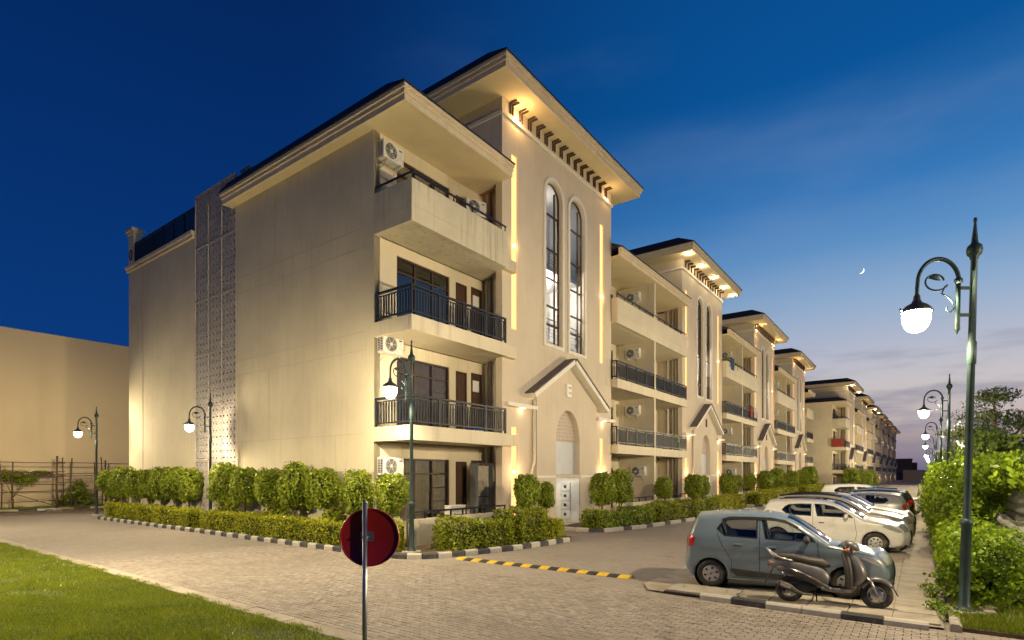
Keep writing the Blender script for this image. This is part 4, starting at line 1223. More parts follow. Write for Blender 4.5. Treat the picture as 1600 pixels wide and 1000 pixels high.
street_lamp('iron lamp post beyond the clipped trees by the bamboo fence', 10.75, 35.7, R(160), 1500, .88)
street_lamp('added unseen iron lamp post further along the lane, past the tufty verge grass', 11.0, -12.6, R(165), 5000, .95, dist=(.5, .9, 1, .6))  # added out of view, carrying on the row, to light lane and lawn
street_lamp('added unseen iron lamp post on the lawn across from the ficus row', 1.6, 15.0, R(-8), 2700, .95, dist=(.95, 1, .5, .14))  # added out of view to brighten the gable, ficus fronts and lawn
street_lamp('added unseen iron lamp post on the lawn opposite the terrace wing', 1.6, 31.0, R(-8), 1700, .95, dist=(.9, 1, .5, .16))  # another post added out of view, for light on the wing and lane
for o in LP:
    for ch in list(o.children): bpy.data.objects.remove(ch)
    bpy.data.objects.remove(o)
# ---------------------------------------------------------------- vegetation
def leaves(P_, Nn, size, seed, mat, droop=.2, ratio=.55):
    """one folded rhombic leaf per point"""
    r = np.random.default_rng(seed); n = len(P_)
    nv = Nn + r.normal(0, .75, (n, 3)); nv /= np.linalg.norm(nv, axis=1)[:, None]
    t = r.normal(0, 1, (n, 3)); t[:, 2] -= droop; t -= (t * nv).sum(1)[:, None] * nv; t /= np.linalg.norm(t, axis=1)[:, None]
    b = np.cross(nv, t); s = size * (0.6 + .8 * r.random(n))[:, None]
    v = np.empty((n, 4, 3))
    v[:, 0] = P_ - t * s * .5; v[:, 1] = P_ + b * s * ratio * .5 + nv * s * .08; v[:, 2] = P_ + t * s * .5 - nv * s * .10; v[:, 3] = P_ - b * s * ratio * .5 + nv * s * .08
    return raw_mesh('leaves', v.reshape(-1, 3), 4, mat)
def lump(d, seed, f=3.0, a=.12):
    r = np.random.default_rng(seed); o = np.zeros(len(d))
    for k in range(5):
        w = r.normal(0, f * (1 + k * .6), 3); o += np.sin(d @ w + r.uniform(0, 6.28)) * a / (1 + k * .5)
    return o
def crown(n, rad, size, seed, mat, power=2.6, shell=.35, lumps=.12, f=3.0, droop=.2):
    r = np.random.default_rng(seed)
    d = r.normal(0, 1, (n, 3)); d /= np.linalg.norm(d, axis=1)[:, None]
    k = (np.abs(d) ** power).sum(1) ** (-1 / power)
    rr = k * (1 + lump(d, seed, f, lumps)) * (1 - shell * r.random(n) ** 2.2)
    stray = r.random(n) < .05; rr[stray] *= 1 + r.random(stray.sum()) * .22
    P_ = d * rr[:, None] * np.array(rad)
    return leaves(P_, d / np.array(rad) * np.mean(rad), size, seed + 1, mat, droop)
def core_mesh(rad, seed, k=.72, power=2.6):
    m = MB(); nu, nv_ = 14, 9; V = []
    for j in range(nv_ + 1):
        for i in range(nu):
            th = math.pi * j / nv_; ph = 2 * math.pi * i / nu; d = np.array([math.sin(th) * math.cos(ph), math.sin(th) * math.sin(ph), math.cos(th)])
            q = (np.abs(d) ** power).sum() ** (-1 / power); q *= k * (1 + lump(d[None], seed, 3, .12)[0]); V.append(tuple(d * q * np.array(rad)))
    return m.add(V, [(j * nu + i, j * nu + (i + 1) % nu, (j + 1) * nu + (i + 1) % nu, (j + 1) * nu + i) for j in range(nv_) for i in range(nu)], True)
def join_core(me, rad, seed, mat='leaf_core', k=.72, power=2.6):
    c = core_mesh(rad, seed, k, power).mesh('core'); return c
def topiary_variant(i, rad, n, size, mat):
    cm = crown(n, rad, size, 40 + i * 7, mat, 3.0, .40, .085, 3.0); 
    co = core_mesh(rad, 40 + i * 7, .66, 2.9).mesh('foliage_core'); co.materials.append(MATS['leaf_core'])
    tr = MB(); rr = random.Random(i)
    for k in range(3):
        a = rr.uniform(0, 6.28); tr.tube([(math.cos(a) * .05, math.sin(a) * .05, -1.35 - .6), (math.cos(a + .5) * .06, math.sin(a + .5) * .06, -.9), (math.cos(a) * .16, math.sin(a) * .16, -.1)], [.035, .028, .018], 7)
    tm = tr.mesh('trunk'); tm.materials.append(MATS['bark'])
    return cm, co, tm
TV = [topiary_variant(0, (.52, .50, .68), 5200, .095, 'leaf_ficus'), topiary_variant(1, (.48, .55, .72), 5200, .092, 'leaf_ficus'), topiary_variant(2, (.50, .52, .62), 5200, .095, 'leaf_ficus')]
def topiary(x, y, z, s, v, label, group=None, sz=1.0, mat=None, rz=None):
    t = thing('ficus_tree', label, 'tree', (x, y, .07), 0, group)
    cm, co, tm = TV[v]; s *= .95
    c = ob('crown', cm, t); c.location = (0, 0, z); c.scale = (s, s, s * sz); c.rotation_euler = (0, 0, rnd.uniform(0, 6.28) if rz is None else rz)
    k = ob('foliage_core', co, c)
    tr = ob('trunk', tm, t); tr.location = (0, 0, z); tr.scale = (1, 1, max(.4, (z + .1) / 1.95)); tr.rotation_euler = (0, 0, rnd.uniform(0, 6))
    return t
L1 = 'clipped ficus in the crowded row left of the pierced screen'
for i, (y, z, s) in enumerate(((35.0, 1.75, 1.0), (33.2, 1.75, 1.05), (31.4, 1.72, 1.05), (29.8, 1.72, 1.05), (28.5, 1.72, 1.05), (27.2, 1.78, 1.1), (26.0, 1.75, 1.05))):
    if i == 0: topiary(11.05, 34.6, z, s, 0, 'clipped ficus at the far end of the row by the terrace wing corner', None)
    else: topiary(11.18 + rnd.uniform(-.06, .06), y, z, s, i % 3, L1, 'ficus trees left of the screen', 1.0 + rnd.uniform(-.05, .05))
L2 = 'clipped ficus in the row under the blank gable wall'
for i, (y, z, s) in enumerate(((22.6, 1.78, 1.12), (21.0, 1.76, 1.05), (19.3, 1.72, 1.02), (17.75, 1.76, 1.1), (16.1, 1.72, 1.05))):
    topiary(11.18 + rnd.uniform(-.05, .05), y, z, s, (i + 1) % 3, L2, 'ficus trees under the gable wall', 1.0 + rnd.uniform(-.04, .06))
topiary(11.15, 14.25, 1.62, .93, 1, 'round clipped ficus standing apart behind the red disc sign')
topiary(11.2, 12.75, 1.62, .90, 0, 'round clipped ficus at the building corner by the lamp post')
# loose small shrubs between the trees
def shrub(label, x, y, z, rad, n, size, mat, seed, group=None, core=.55, power=2.2, lumps=.22, name='shrub', stems=4, droop=.2):
    t = thing(name, label, 'shrub', (x, y, .05), 0, group)
    c = ob('foliage', crown(n, rad, size, seed, mat, power, .6, lumps, 2.2, droop), t); c.location = (0, 0, z)
    if core:
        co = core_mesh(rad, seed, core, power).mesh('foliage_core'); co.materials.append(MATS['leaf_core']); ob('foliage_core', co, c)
    m = MB(); rr = random.Random(seed)
    for k in range(stems):
        a = rr.uniform(0, 6.28); m.tube([(0, 0, -.08), (math.cos(a) * rad[0] * .25, math.sin(a) * rad[1] * .25, z * .6), (math.cos(a) * rad[0] * .6, math.sin(a) * rad[1] * .6, z + rad[2] * .3)], [.022, .016, .008], 6)
    m.build('stems', 'bark', t)
    return t
for i, (y, h) in enumerate(((22.0, .95), (18.5, .8), (15.2, .75))):
    shrub('loose pale shrub between the clipped ficus trunks', 11.0, y, h, (.38, .45, .42), 1300, .10, 'leaf_shrub', 300 + i, 'loose shrubs under the ficus row', .4)
# clipped hedges: leaves scattered over a lumpy bar that follows a path
def hedge(label, path, half, z0, z1, dens, size, mat, seed, group=None, wav=.06, name='hedge', top_var=.08):
    r = np.random.default_rng(seed); t = thing(name, label, 'hedge', (path[0][0], path[0][1], 0), 0, group)
    ox, oy = path[0]; A0 = np.array(path[0], float); B0 = np.array(path[-1], float)
    P_ = []; Nn = []
    core = MB()
    for a, b in zip(path, path[1:]):
        a = np.array(a); b = np.array(b); L = np.linalg.norm(b - a); d = (b - a) / L; nn = np.array([-d[1], d[0]]); H = z1 - z0
        n = int(L * (2 * H + 2 * half) * dens)
        s = r.random(n) * L; q = r.random(n) * (2 * H + 2 * half)
        side = np.where(q < H, -1, np.where(q < 2 * H, 1, 0)); zz = np.where(q < H, q, np.where(q < 2 * H, q - H, H)); off = np.where(side == 0, q - 2 * H - half, side * half)
        base = a + d * s[:, None]
        w1 = np.sin(base[:, 0] * 2.3 + base[:, 1] * 2.9 + seed) + .6 * np.sin(base[:, 0] * 5.1 - base[:, 1] * 4.3)
        # rounded shoulders and bulges
        rad_ = 1 + wav * w1 / half * .6 + r.normal(0, .05, n); inn = 1 - .30 * r.random(n) ** 2.5
        sh = np.clip((zz / H - .72) / .28, 0, 1); o2 = off * rad_ * inn * (1 - .18 * sh * (side != 0))
        z2 = z0 + zz * (1 + top_var * w1 / H * .5) * np.where(side == 0, inn * .12 + .88, 1) + r.normal(0, .022, n)
        spr = (r.random(n) < .05) & (side == 0); z2[spr] += r.random(spr.sum()) * .12
        p = base + nn * o2[:, None]
        P_.append(np.c_[p[:, 0] - ox, p[:, 1] - oy, z2])
        for end, sg in ((a, -1), (b, 1)):
            if (end == A0).all() or (end == B0).all():
                ne = int(2 * half * H * dens * 1.6); of = r.uniform(-half, half, ne); ze = z0 + r.random(ne) * H; dd_ = d * sg
                pe = end + nn * of[:, None] * .95 + dd_ * ((.10 - .16 * (of / half) ** 2 - .12 * np.clip((ze - z0) / H - .7, 0, 1) - .14 * r.random(ne))[:, None])
                P_.append(np.c_[pe[:, 0] - ox, pe[:, 1] - oy, ze]); Nn.append(np.c_[np.full(ne, dd_[0]), np.full(ne, dd_[1]), np.full(ne, .25)])
        nm = np.c_[nn[0] * side, nn[1] * side, np.where(side == 0, 1.0, .25)]; Nn.append(nm)
        ea = .22 if a is A0 or (a == A0).all() else 0; eb = .22 if (b == B0).all() else 0
        a2 = a + d * ea; b2 = b - d * eb
        c4 = [a2 + nn * half * .70, b2 + nn * half * .70, b2 - nn * half * .70, a2 - nn * half * .70]
        k = len(core.v)
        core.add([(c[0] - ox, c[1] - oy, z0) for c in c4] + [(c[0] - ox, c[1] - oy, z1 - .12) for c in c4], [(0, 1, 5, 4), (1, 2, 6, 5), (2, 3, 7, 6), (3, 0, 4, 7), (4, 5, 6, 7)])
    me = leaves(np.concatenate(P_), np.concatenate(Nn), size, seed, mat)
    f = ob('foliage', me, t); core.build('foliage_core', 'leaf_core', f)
    return t
hedge('low yellow green hedge along the kerb left of the lamp post', [(10.62, 33.0), (10.62, 23.9)], .34, .06, .80, 520, .085, 'leaf_hedge', 1)
hedge('low yellow green hedge along the kerb under the gable wall', [(10.62, 23.0), (10.62, 13.0)], .34, .06, .80, 620, .078, 'leaf_hedge', 2)
hedge('short hedge stub beside the corner lamp plinth', [(10.72, 12.7), (10.95, 12.05)], .30, .06, .85, 620, .078, 'leaf_hedge', 3)
hedge('bushy green hedge before the corner terrace wall', [(11.75, 11.15), (12.9, 11.0), (14.2, 10.75)], .50, .06, .82, 560, .085, 'leaf_shrub', 4, wav=.12, top_var=.25)
hedge('tall bushy shrubs before the light slots at the tower foot', [(14.3, 10.75), (15.9, 10.7)], .62, .06, 1.0, 560, .085, 'leaf_shrub', 5, wav=.14, top_var=.28)
hedge('yellow green hedge at the end of the corner bed', [(15.7, 10.35), (16.6, 10.4)], .48, .06, .72, 640, .075, 'leaf_hedge', 6, wav=.1)
hedge('dark low hedge right of the lettered entrance', [(19.8, 10.75), (21.6, 10.35), (24.2, 10.1)], .50, .06, .72, 430, .095, 'leaf_ficus', 7, wav=.12, top_var=.2)
hedge('green hedge before the double balconies', [(24.4, 10.0), (28, 9.75), (32, 9.55)], .55, .06, .80, 330, .11, 'leaf_shrub', 8, wav=.14, top_var=.25)
hedge('yellow green hedge before the second tower', [(32.2, 9.55), (37, 9.5)], .5, .06, .85, 300, .11, 'leaf_hedge', 9, wav=.12, top_var=.2)
hedge('yellow green hedge before the third tower', [(41.8, 9.6), (57, 9.6)], .55, .06, .9, 170, .15, 'leaf_hedge', 10, wav=.12, top_var=.2)
hedge('yellow green hedge at the foot of the fourth tower', [(62, 9.6), (80, 9.6)], .55, .06, .95, 110, .18, 'leaf_hedge', 11, wav=.12, top_var=.2)
# front row of standards
topiary(15.75, 10.95, 1.62, .88, 2, 'golden lit ficus beside the light slot at the tower foot', sz=1.0)
topiary(17.0, 11.0, 1.42, .66, 1, 'small thin ficus beside the entrance with meter boxes')
for i, (x, z, s, lb) in enumerate(((21.0, 1.60, 1.0, 'left of two dark ficus trees right of the lettered entrance'), (22.75, 1.62, 1.02, 'right of two dark ficus trees right of the lettered entrance'), (27.9, 1.5, .85, 'lone ficus before the double balconies'),
        (32.6, 1.5, 1.02, 'ficus glowing orange by the second tower light slot'), (34.2, 1.45, .85, 'smaller ficus before the second tower door'), (39.9, 1.5, 1.15, 'ficus between the second tower and its next balconies'), (41.6, 1.5, .95, 'ficus close beside another past the second tower'),
        (46.2, 1.6, .85, 'small ficus before the balconies of the third bay'), (51.5, 1.6, 1.3, 'pale ficus before the third tower'), (56, 1.8, 1.4, 'broad ficus right of the third tower'), (60, 1.6, 1.2, 'ficus beyond the third tower door'), (66, 1.7, 1.4, 'yellow lit ficus before the fourth bay'), (71, 1.9, 1.7, 'dark ficus at the fourth tower'), (85, 1.6, 1.8, 'ficus at the gap between the two blocks'), (97, 1.4, 2.1, 'golden ficus at the foot of the distant block'), (108, 1.2, 2.2, 'dark ficus before the distant block'), (118, 1.2, 2.3, 'last golden ficus before the distant block'))):
    topiary(x, 10.75 if x < 60 else 10.2 if x < 80 else 7.4, z, s, i % 3, lb)

# verge on the right: leafy shrubs, a spreading acacia-like bush, taller trees behind
V = 'leafy green shrub in the verge beside the lamp post'
def vsh(i, x, y, z, rad, n, size, label, mat='leaf_weed', core=.6):
    shrub(label, x, y, z, rad, n, size, mat, 500 + i, None, core, 2.1, .25, 'shrub', 5)
vsh(0, 12.55, -.95, .62, (.75, .60, .62), 7000, .085, 'low leafy shrub round the foot of the near lamp post')
vsh(1, 13.7, -.85, .50, (.9, .45, .52), 7000, .085, 'leafy shrub right behind the near lamp post')
vsh(2, 15.4, -.80, .55, (1.0, .42, .58), 6000, .095, 'leafy shrub spilling over the parking edge by the white hatchback')
vsh(3, 17.6, -.82, .68, (1.2, .45, .72), 6000, .105, 'taller leafy shrub along the parking edge, third from the lamp post')
vsh(4, 20.3, -.9, .9, (1.6, .55, .95), 6500, .115, 'leafy shrub at the noses of the parked cars')
vsh(5, 23.6, -.95, 1.2, (1.9, .7, 1.3), 6500, .13, 'leafy shrub before the black roofed car')
vsh(6, 27.4, -1.0, 1.25, (2.2, .75, 1.35), 6000, .15, 'leafy shrub below the second lamp post')
hedge('overgrown green hedge stretching down the verge', [(30, -1.4), (60, -1.8), (110, -2.6)], 1.0, .05, 2.5, 26, .30, 'leaf_weed', 77, wav=.3, top_var=.5)
vsh(7, 12.9, -1.75, .4, (.5, .35, .4), 1800, .09, 'low shrub between the lamp post and the metal sheets')
def tree(label, x, y, h, blobs, n, size, mat, seed, trunk=.12, name='tree', droop=.3, core=True, z0=0):
    t = thing(name, label, 'tree', (x, y, z0)); rr = random.Random(seed)
    ps = []; ns = []
    r = np.random.default_rng(seed)
    cr = None
    for i, (bx, by, bz, ra) in enumerate(blobs):
        m_ = n // len(blobs)
        d = r.normal(0, 1, (m_, 3)); d /= np.linalg.norm(d, axis=1)[:, None]
        q = (1 + lump(d, seed + i, 3.5, .22)) * (1 - .75 * r.random(m_) ** 1.7)
        ps.append(d * q[:, None] * np.array(ra) + np.array([bx, by, bz])); ns.append(d)
    cr = ob('crown', leaves(np.concatenate(ps), np.concatenate(ns), size, seed, mat, droop), t)
    if core:
        for i, (bx, by, bz, ra) in enumerate(blobs):
            c = core_mesh(ra, seed + i, .45).mesh('foliage_core'); c.materials.append(MATS['leaf_core']); o = ob('foliage_core', c, cr); o.location = (bx, by, bz)
    m = MB()
    m.tube([(0, 0, -.1), (.05, .03, h * .25), (rr.uniform(-.1, .1), rr.uniform(-.1, .1), h * .5)], [trunk, trunk * .8, trunk * .6], 9)
    for (bx, by, bz, ra) in blobs:
        m.tube([(0.02, 0.02, h * .35), (bx * .5, by * .5, bz * .75), (bx, by, bz)], [trunk * .6, trunk * .4, trunk * .15], 6)
    m.build('trunk', 'bark', t)
    return t
tree('spreading bright green tree drooping over the metal sheets', 16.6, -2.6, 2.4, [(0, .3, 2.35, (1.4, .8, .42)), (-1.3, .3, 2.25, (1.0, .8, .36)), (1.6, .8, 2.35, (1.5, .8, .40)), (.6, -.5, 2.55, (1.3, .8, .40)), (2.9, .9, 2.25, (1.4, .8, .42))], 9000, .13, 'leaf_weed', 21, .06, 'spreading_tree', .9)
tree('spreading bright green tree behind the second lamp post', 23.5, -2.4, 2.6, [(0, 0, 2.0, (1.9, .9, .8)), (2.4, .6, 1.9, (1.8, .9, .8)), (-2.0, .2, 2.1, (1.5, .9, .7)), (4.6, .6, 2.0, (1.8, .9, .8))], 11000, .16, 'leaf_weed', 22, .07, 'spreading_tree', .9)
tree('tall dark feathery tree behind the verge', 66, -5.4, 9, [(0, .6, 7.4, (3.6, 2.6, .9)), (-2, .2, 9.0, (2.6, 1.8, .7)), (3, 1.4, 6.2, (3.2, 2.4, .7)), (1, -2.2, 7.0, (3.0, 2.0, .8)), (-3, 2.0, 5.6, (3.0, 1.6, .7)), (0, -3.4, 5.6, (3, 1.6, .8))], 5600, .27, 'leaf_far', 23, .35, 'feathery_tree', .5, False)
tree('mid green bushy tree below the tall feathery tree', 46, -3.4, 5.5, [(0, 0, 3.6, (3.4, 1.4, 1.6)), (4, 0, 3.2, (3.4, 1.3, 1.5)), (-3.5, -.4, 3.2, (2.6, 1.3, 1.3))], 10000, .26, 'leaf_tree', 24, .2, 'bushy_tree', .4)
tree('dark bushy tree far down the verge', 85, -4.5, 6, [(0, 0, 4.4, (6, 2.2, 2.2)), (9, 0, 4.0, (6, 2.4, 2.0)), (-7, -.6, 3.6, (5, 2.0, 1.8))], 8000, .42, 'leaf_far', 25, .3, 'bushy_tree', .4)
tree('distant dark tree closing the end of the street', 150, -6.5, 7, [(0, 0, 4.6, (10, 3.5, 3)), (16, 0, 4.2, (10, 3.5, 2.6))], 4000, .8, 'leaf_far', 26, .4, 'bushy_tree', .4)
# verge grass, weeds
g = ob('verge_grass', grass('verge_grass', 16000, (10.42, 12.6), (-2.6, -.5), .10, 'blade', zfun=lambda x, y: .05, wid=.006, mask=lambda x, y: in_view(x, y, 7.0))); tag(g, 'tufty grass at the foot of the near lamp post', 'grass', kind='stuff')
def bird_weed(i, x, y):
    shrub('small weed in the paving joint beside the verge', x, y, .10, (.14, .14, .10), 160, .05, 'leaf_weed', 700 + i, 'weeds at the paving edge', 0, 2, .2, 'weed', 2)
for i, (x, y) in enumerate(((11.5, -.2), (12.6, -.18), (13.2, -.12), (10.95, -.35))): bird_weed(i, x, y)
# corrugated sheets
def corr(label, p, q, z0, z1, wave, lean, seed):
    t = thing('corrugated_sheet', label, 'metal sheet', (p[0], p[1], z0)); a = Vector((0, 0, 0)); b = Vector((q[0] - p[0], q[1] - p[1], 0)); d = b.normalized(); n = Vector((d.y, -d.x, 0)); L = b.length
    rows = 60; cols_ = 10; V = []; H = z1 - z0
    for j in range(rows + 1):
        zz = H * j / rows
        for i in range(cols_ + 1):
            s = L * i / cols_; bend = .10 * math.sin(3.0 * i / cols_ + seed) + lean * zz
            c = wave * math.sin(zz * 2 * math.pi / .24); V.append(tuple(a + d * s - n * (c + bend) + Vector((0, 0, zz + .03 * math.sin(i * 1.3 + seed)))))
    m = MB().add(V, [(j * (cols_ + 1) + i, j * (cols_ + 1) + i + 1, (j + 1) * (cols_ + 1) + i + 1, (j + 1) * (cols_ + 1) + i) for j in range(rows) for i in range(cols_)], True)
    o = m.build('sheet', 'corrugated', t); so_ = o.modifiers.new('thick', 'SOLIDIFY'); so_.thickness = .006
    m = MB()
    for s in (.1, L * .5, L - .1): c = a + d * s + n * .10; m.box(c.x - .03, c.x + .03, c.y - .03, c.y + .03, -z0, H * .95)
    m.build('post', 'bark', t)
    return t
corr('lower corrugated metal sheet beside the near lamp post', (14.1, -1.74), (18.6, -1.50), .12, 1.35, .035, .0, 1)
corr('upper corrugated metal sheet standing behind the lower one', (14.6, -2.15), (21.0, -1.95), .10, 2.15, .035, .05, 2)
def bricks():
    for i, (x, y, a) in enumerate(((11.6, -.74, .1), (12.0, -.80, -.05))):
        t = thing('stone_block', 'loose stone block at the lamp plinth, %s' % ('cracked' if i else 'flat'), 'block', (x, y - .12, .05), a)
        m = MB().box(-.2, .2, -.08, .08, 0, .09); m.build('block', 'concrete', t, .012); m = MB().box(-.18, .18, -.07, .07, .091, .096); m.build('mortar', 'slab', t)
bricks()

# ---------------------------------------------------------------- left background: blank wall, bamboo fence
bw = thing('boundary_building', 'plain windowless ochre wall of the neighbouring building', 'building', (0, 45.6, 0))
m = MB(); m.box(-30, 46, 0, 10, 0, 11.25); m.build('wall', 'blank_wall', bw); m = MB(); m.box(-30.05, 46.05, -.04, 10.05, 11.25, 11.37); m.build('coping', 'blank_wall', bw)
fn = thing('bamboo_fence', 'rickety fence of brown bamboo poles before the ochre wall', 'fence', (0, 44.1, 0)); rr = random.Random(9)
for i, x in enumerate((6.4, 7.5, 8.55, 9.05, 11.15, 11.5, 11.85, 13.2, 13.55, 13.9, 15.1, 16.4, 18.0)):
    m = MB(); y = rr.uniform(-.35, .35); th = .06 if i in (4, 11) else .035; m.tube([(x, y, 0), (x + rr.uniform(-.05, .05), y, 1.6), (x + rr.uniform(-.1, .1), y, 3.2 + rr.uniform(-.25, .25))], th, 7); m.build('upright_pole', 'bamboo', fn)
for i, z in enumerate((.55, 1.15, 1.65, 2.2, 2.35, 3.0)):
    for (a, b) in ((5, 11.6), (11.2, 18.5)):
        y = rr.uniform(-.2, .2); m = MB(); m.tube([(a, y, z + rr.uniform(-.08, .08)), ((a + b) / 2, y, z + rr.uniform(-.05, .05)), (b, y, z + rr.uniform(-.08, .08))], .028, 6); m.build('cross_pole', 'bamboo', fn)
for (a, b) in (((13.4, 1.2), (17.5, 3.1)), ((8.6, 1.3), (11.0, .3)), ((14.5, 2.2), (17, 2.9))):
    m = MB(); m.tube([(a[0], .1, a[1]), (b[0], -.1, b[1])], .025, 6); m.build('brace_pole', 'bamboo', fn)
tree('small flat topped tree behind the bamboo fence', 9.2, 44.8, 2.4, [(0, 0, 2.25, (.7, .4, .35)), (.65, 0, 1.95, (.6, .35, .3)), (1.35, -.1, 2.35, (.45, .3, .12)), (-.55, 0, 2.2, (.45, .3, .3))], 3200, .13, 'leaf_ficus', 31, .04, 'small_tree')
tree('sprawling dark shrub at the foot of the ochre wall', 12.3, 44.8, 1.4, [(0, 0, 1.0, (.7, .4, .5)), (.6, 0, .7, (.6, .35, .45)), (-.6, -.05, .6, (.5, .3, .3)), (.2, 0, 1.5, (.35, .25, .35))], 3200, .13, 'leaf_ficus', 32, .04, 'small_tree')
tree('little spiky shrub near the end of the ficus row', 14.4, 44.7, .8, [(0, 0, .45, (.4, .3, .35)), (.35, 0, .9, (.25, .2, .4))], 1200, .13, 'leaf_ficus', 33, .03, 'small_tree')
for i in range(26):
    x = rr.uniform(4.5, 15.5); y = rr.uniform(40.6, 43.4); L_ = rr.uniform(.4, 2.2); a = rr.uniform(-.3, .3)
    t = thing('fallen_pole', 'loose brown stick lying on the dirt before the bamboo fence', 'stick', (x, y, .03), a, 'sticks lying on the dirt')
    m = MB(); m.tube([(0, 0, .02), (L_ * .5, .03, .05), (L_, 0, .03)], [.03, .028, .02], 6); m.build('stick', 'bamboo', t)

# ---------------------------------------------------------------- far things and the moon
t = thing('brick_building', 'distant brown brick building at the end of the street', 'building', (244, 7.4, 0))
m = MB(); m.box(0, 12, -5, 3, -2, 7.4); m.build('wall', 'brick_far', t); m = MB(); m.box(4, 12, -6.5, -5, -2, 6.3); m.build('annex', 'brick_far', t); m = MB(); m.box(-.1, 12.1, -5.1, 3.1, 7.4, 7.7); m.build('parapet', 'brick_far', t)
for i in range(3):
    for j in range(2): m = MB(); m.box(-.05, -.01, -4 + i * 2.4, -2.9 + i * 2.4, 1.5 + j * 3, 2.9 + j * 3); m.build('window', 'ac_dark', t)
t = thing('beige_block', 'small distant pale wall before the brick building', 'wall', (205, 3.2, 0))
m = MB(); m.box(0, 6, -4.4, 1.0, -2, 3.2); m.build('wall', 'beige_far', t); m = MB(); m.box(-.1, 6.1, -4.5, 1.1, 3.2, 3.4); m.build('coping', 'concrete', t)
mo = thing('crescent_moon', 'thin white crescent moon in the evening sky', 'moon', (1060.5, 77.8, 331.8))
ra = 4.9; pts = []
for i in range(25):
    a = -math.pi / 2 + math.pi * i / 24; pts.append((ra * math.cos(a), ra * math.sin(a)))
for i in range(25):
    a = math.pi / 2 - math.pi * i / 24; pts.append((ra * math.cos(a) * .62, ra * math.sin(a)))
m = MB(); vs2, ts = cdt([pts[:25] + pts[26:-1]]); ou = pts[:25] + pts[26:-1]
ks = [q for q in ts if inside((sum(vs2[k][0] for k in q) / 3, sum(vs2[k][1] for k in q) / 3), ou)]
nn_ = len(vs2); m.add([(x, -.15, z) for x, z in vs2] + [(x, .15, z) for x, z in vs2], ks + [tuple(i + nn_ for i in q[::-1]) for q in ks])
o = m.build('disc', 'moonlight', mo); o.rotation_euler = (0, R(35), 0); mo.rotation_euler = (0, 0, R(YAW - 90 - 28))
# ---------------------------------------------------------------- disc sign
sg = thing('disc_sign', 'back of a round dark red road sign on a steel pole at the lawn corner', 'road sign', (3.74, 4.66, .03), R(YAW - 90 + 8))
m = MB().tube([(0, 0, -.3), (0, 0, 1.975)], .026, 14); m.build('pole', 'steel', sg)
m = MB().lathe([(0, .012), (.285, .012), (.298, .008), (.302, .0), (.302, .03), (.290, .032), (0, .030)], 56, (.045, .028, 1.60), 'Y'); m.build('disc', 'sign_red', sg)
m = MB().lathe([(.290, .004), (.300, -.012), (.306, .004), (.304, .03)], 56, (.045, .030, 1.60), 'Y'); m.build('rim', 'sign_red', sg)
m = MB(); m.box(-.045, .085, .0285, .036, 1.56, 1.66); m.tube([(-.035, .02, 1.61), (-.03, -.02, 1.61), (0, -.034, 1.61), (.03, -.02, 1.61), (.035, .02, 1.61)], .010, 6); m.build('clamp', 'steel', sg)

# potted plants on the balconies before the third tower
for i, (b_i, uu) in enumerate(((1, .9), (1, 2.2), (1, 3.3), (0, 8.9))):
    k = 3 if b_i else 1
    t = thing('potted_plant', 'potted plant %s' % ('standing by the notice door on the first floor double balcony', 'at the left end of the top floor balcony before the third tower', 'in the middle of the top floor balcony before the third tower', 'near the partition of the top floor balcony before the third tower')[(i + 1) % 4], 'plant', (BX + U0 + TW + PER * b_i + uu, BY - .12, FLOOR[k] + .0))
    m = MB().lathe([(0, 0), (.12, 0), (.17, .30), (.18, .32), (.15, .32), (.0, .30)], 14); m.build('pot', 'pot', t)
    o = ob('foliage', crown(500, (.34, .26, .45), .13, 900 + i, 'leaf_ficus', 2, .6, .25, 2.5), t); o.location = (0, 0, .85 if k == 3 else .65)
# ---------------------------------------------------------------- cars
def smooth_path(ctrl, sub=5):
    """Catmull-Rom through points; a repeated point makes a sharp corner"""
    out = []; n = len(ctrl)
    for i in range(n - 1):
        p1, p2 = np.array(ctrl[i]), np.array(ctrl[i + 1])
        if np.allclose(p1, p2): continue
        p0 = np.array(ctrl[max(i - 1, 0)]); p3 = np.array(ctrl[min(i + 2, n - 1)])
        for k in range(sub):
            t = k / sub
            out.append(tuple(.5 * (2 * p1 + (p2 - p0) * t + (2 * p0 - 5 * p1 + 4 * p2 - p3) * t * t + (-p0 + 3 * p1 - 3 * p2 + p3) * t ** 3)))
    out.append(tuple(ctrl[-1])); return out
def seg_dist(P_, path):
    best = np.full(len(P_), 9.)
    for a, b in zip(path, path[1:]):
        a = np.array(a); b = np.array(b); d = b - a; L2 = (d * d).sum()
        if L2 < 1e-12: continue
        t = np.clip(((P_ - a) @ d) / L2, 0, 1); best = np.minimum(best, np.linalg.norm(P_ - (a + t[:, None] * d), axis=1))
    return best
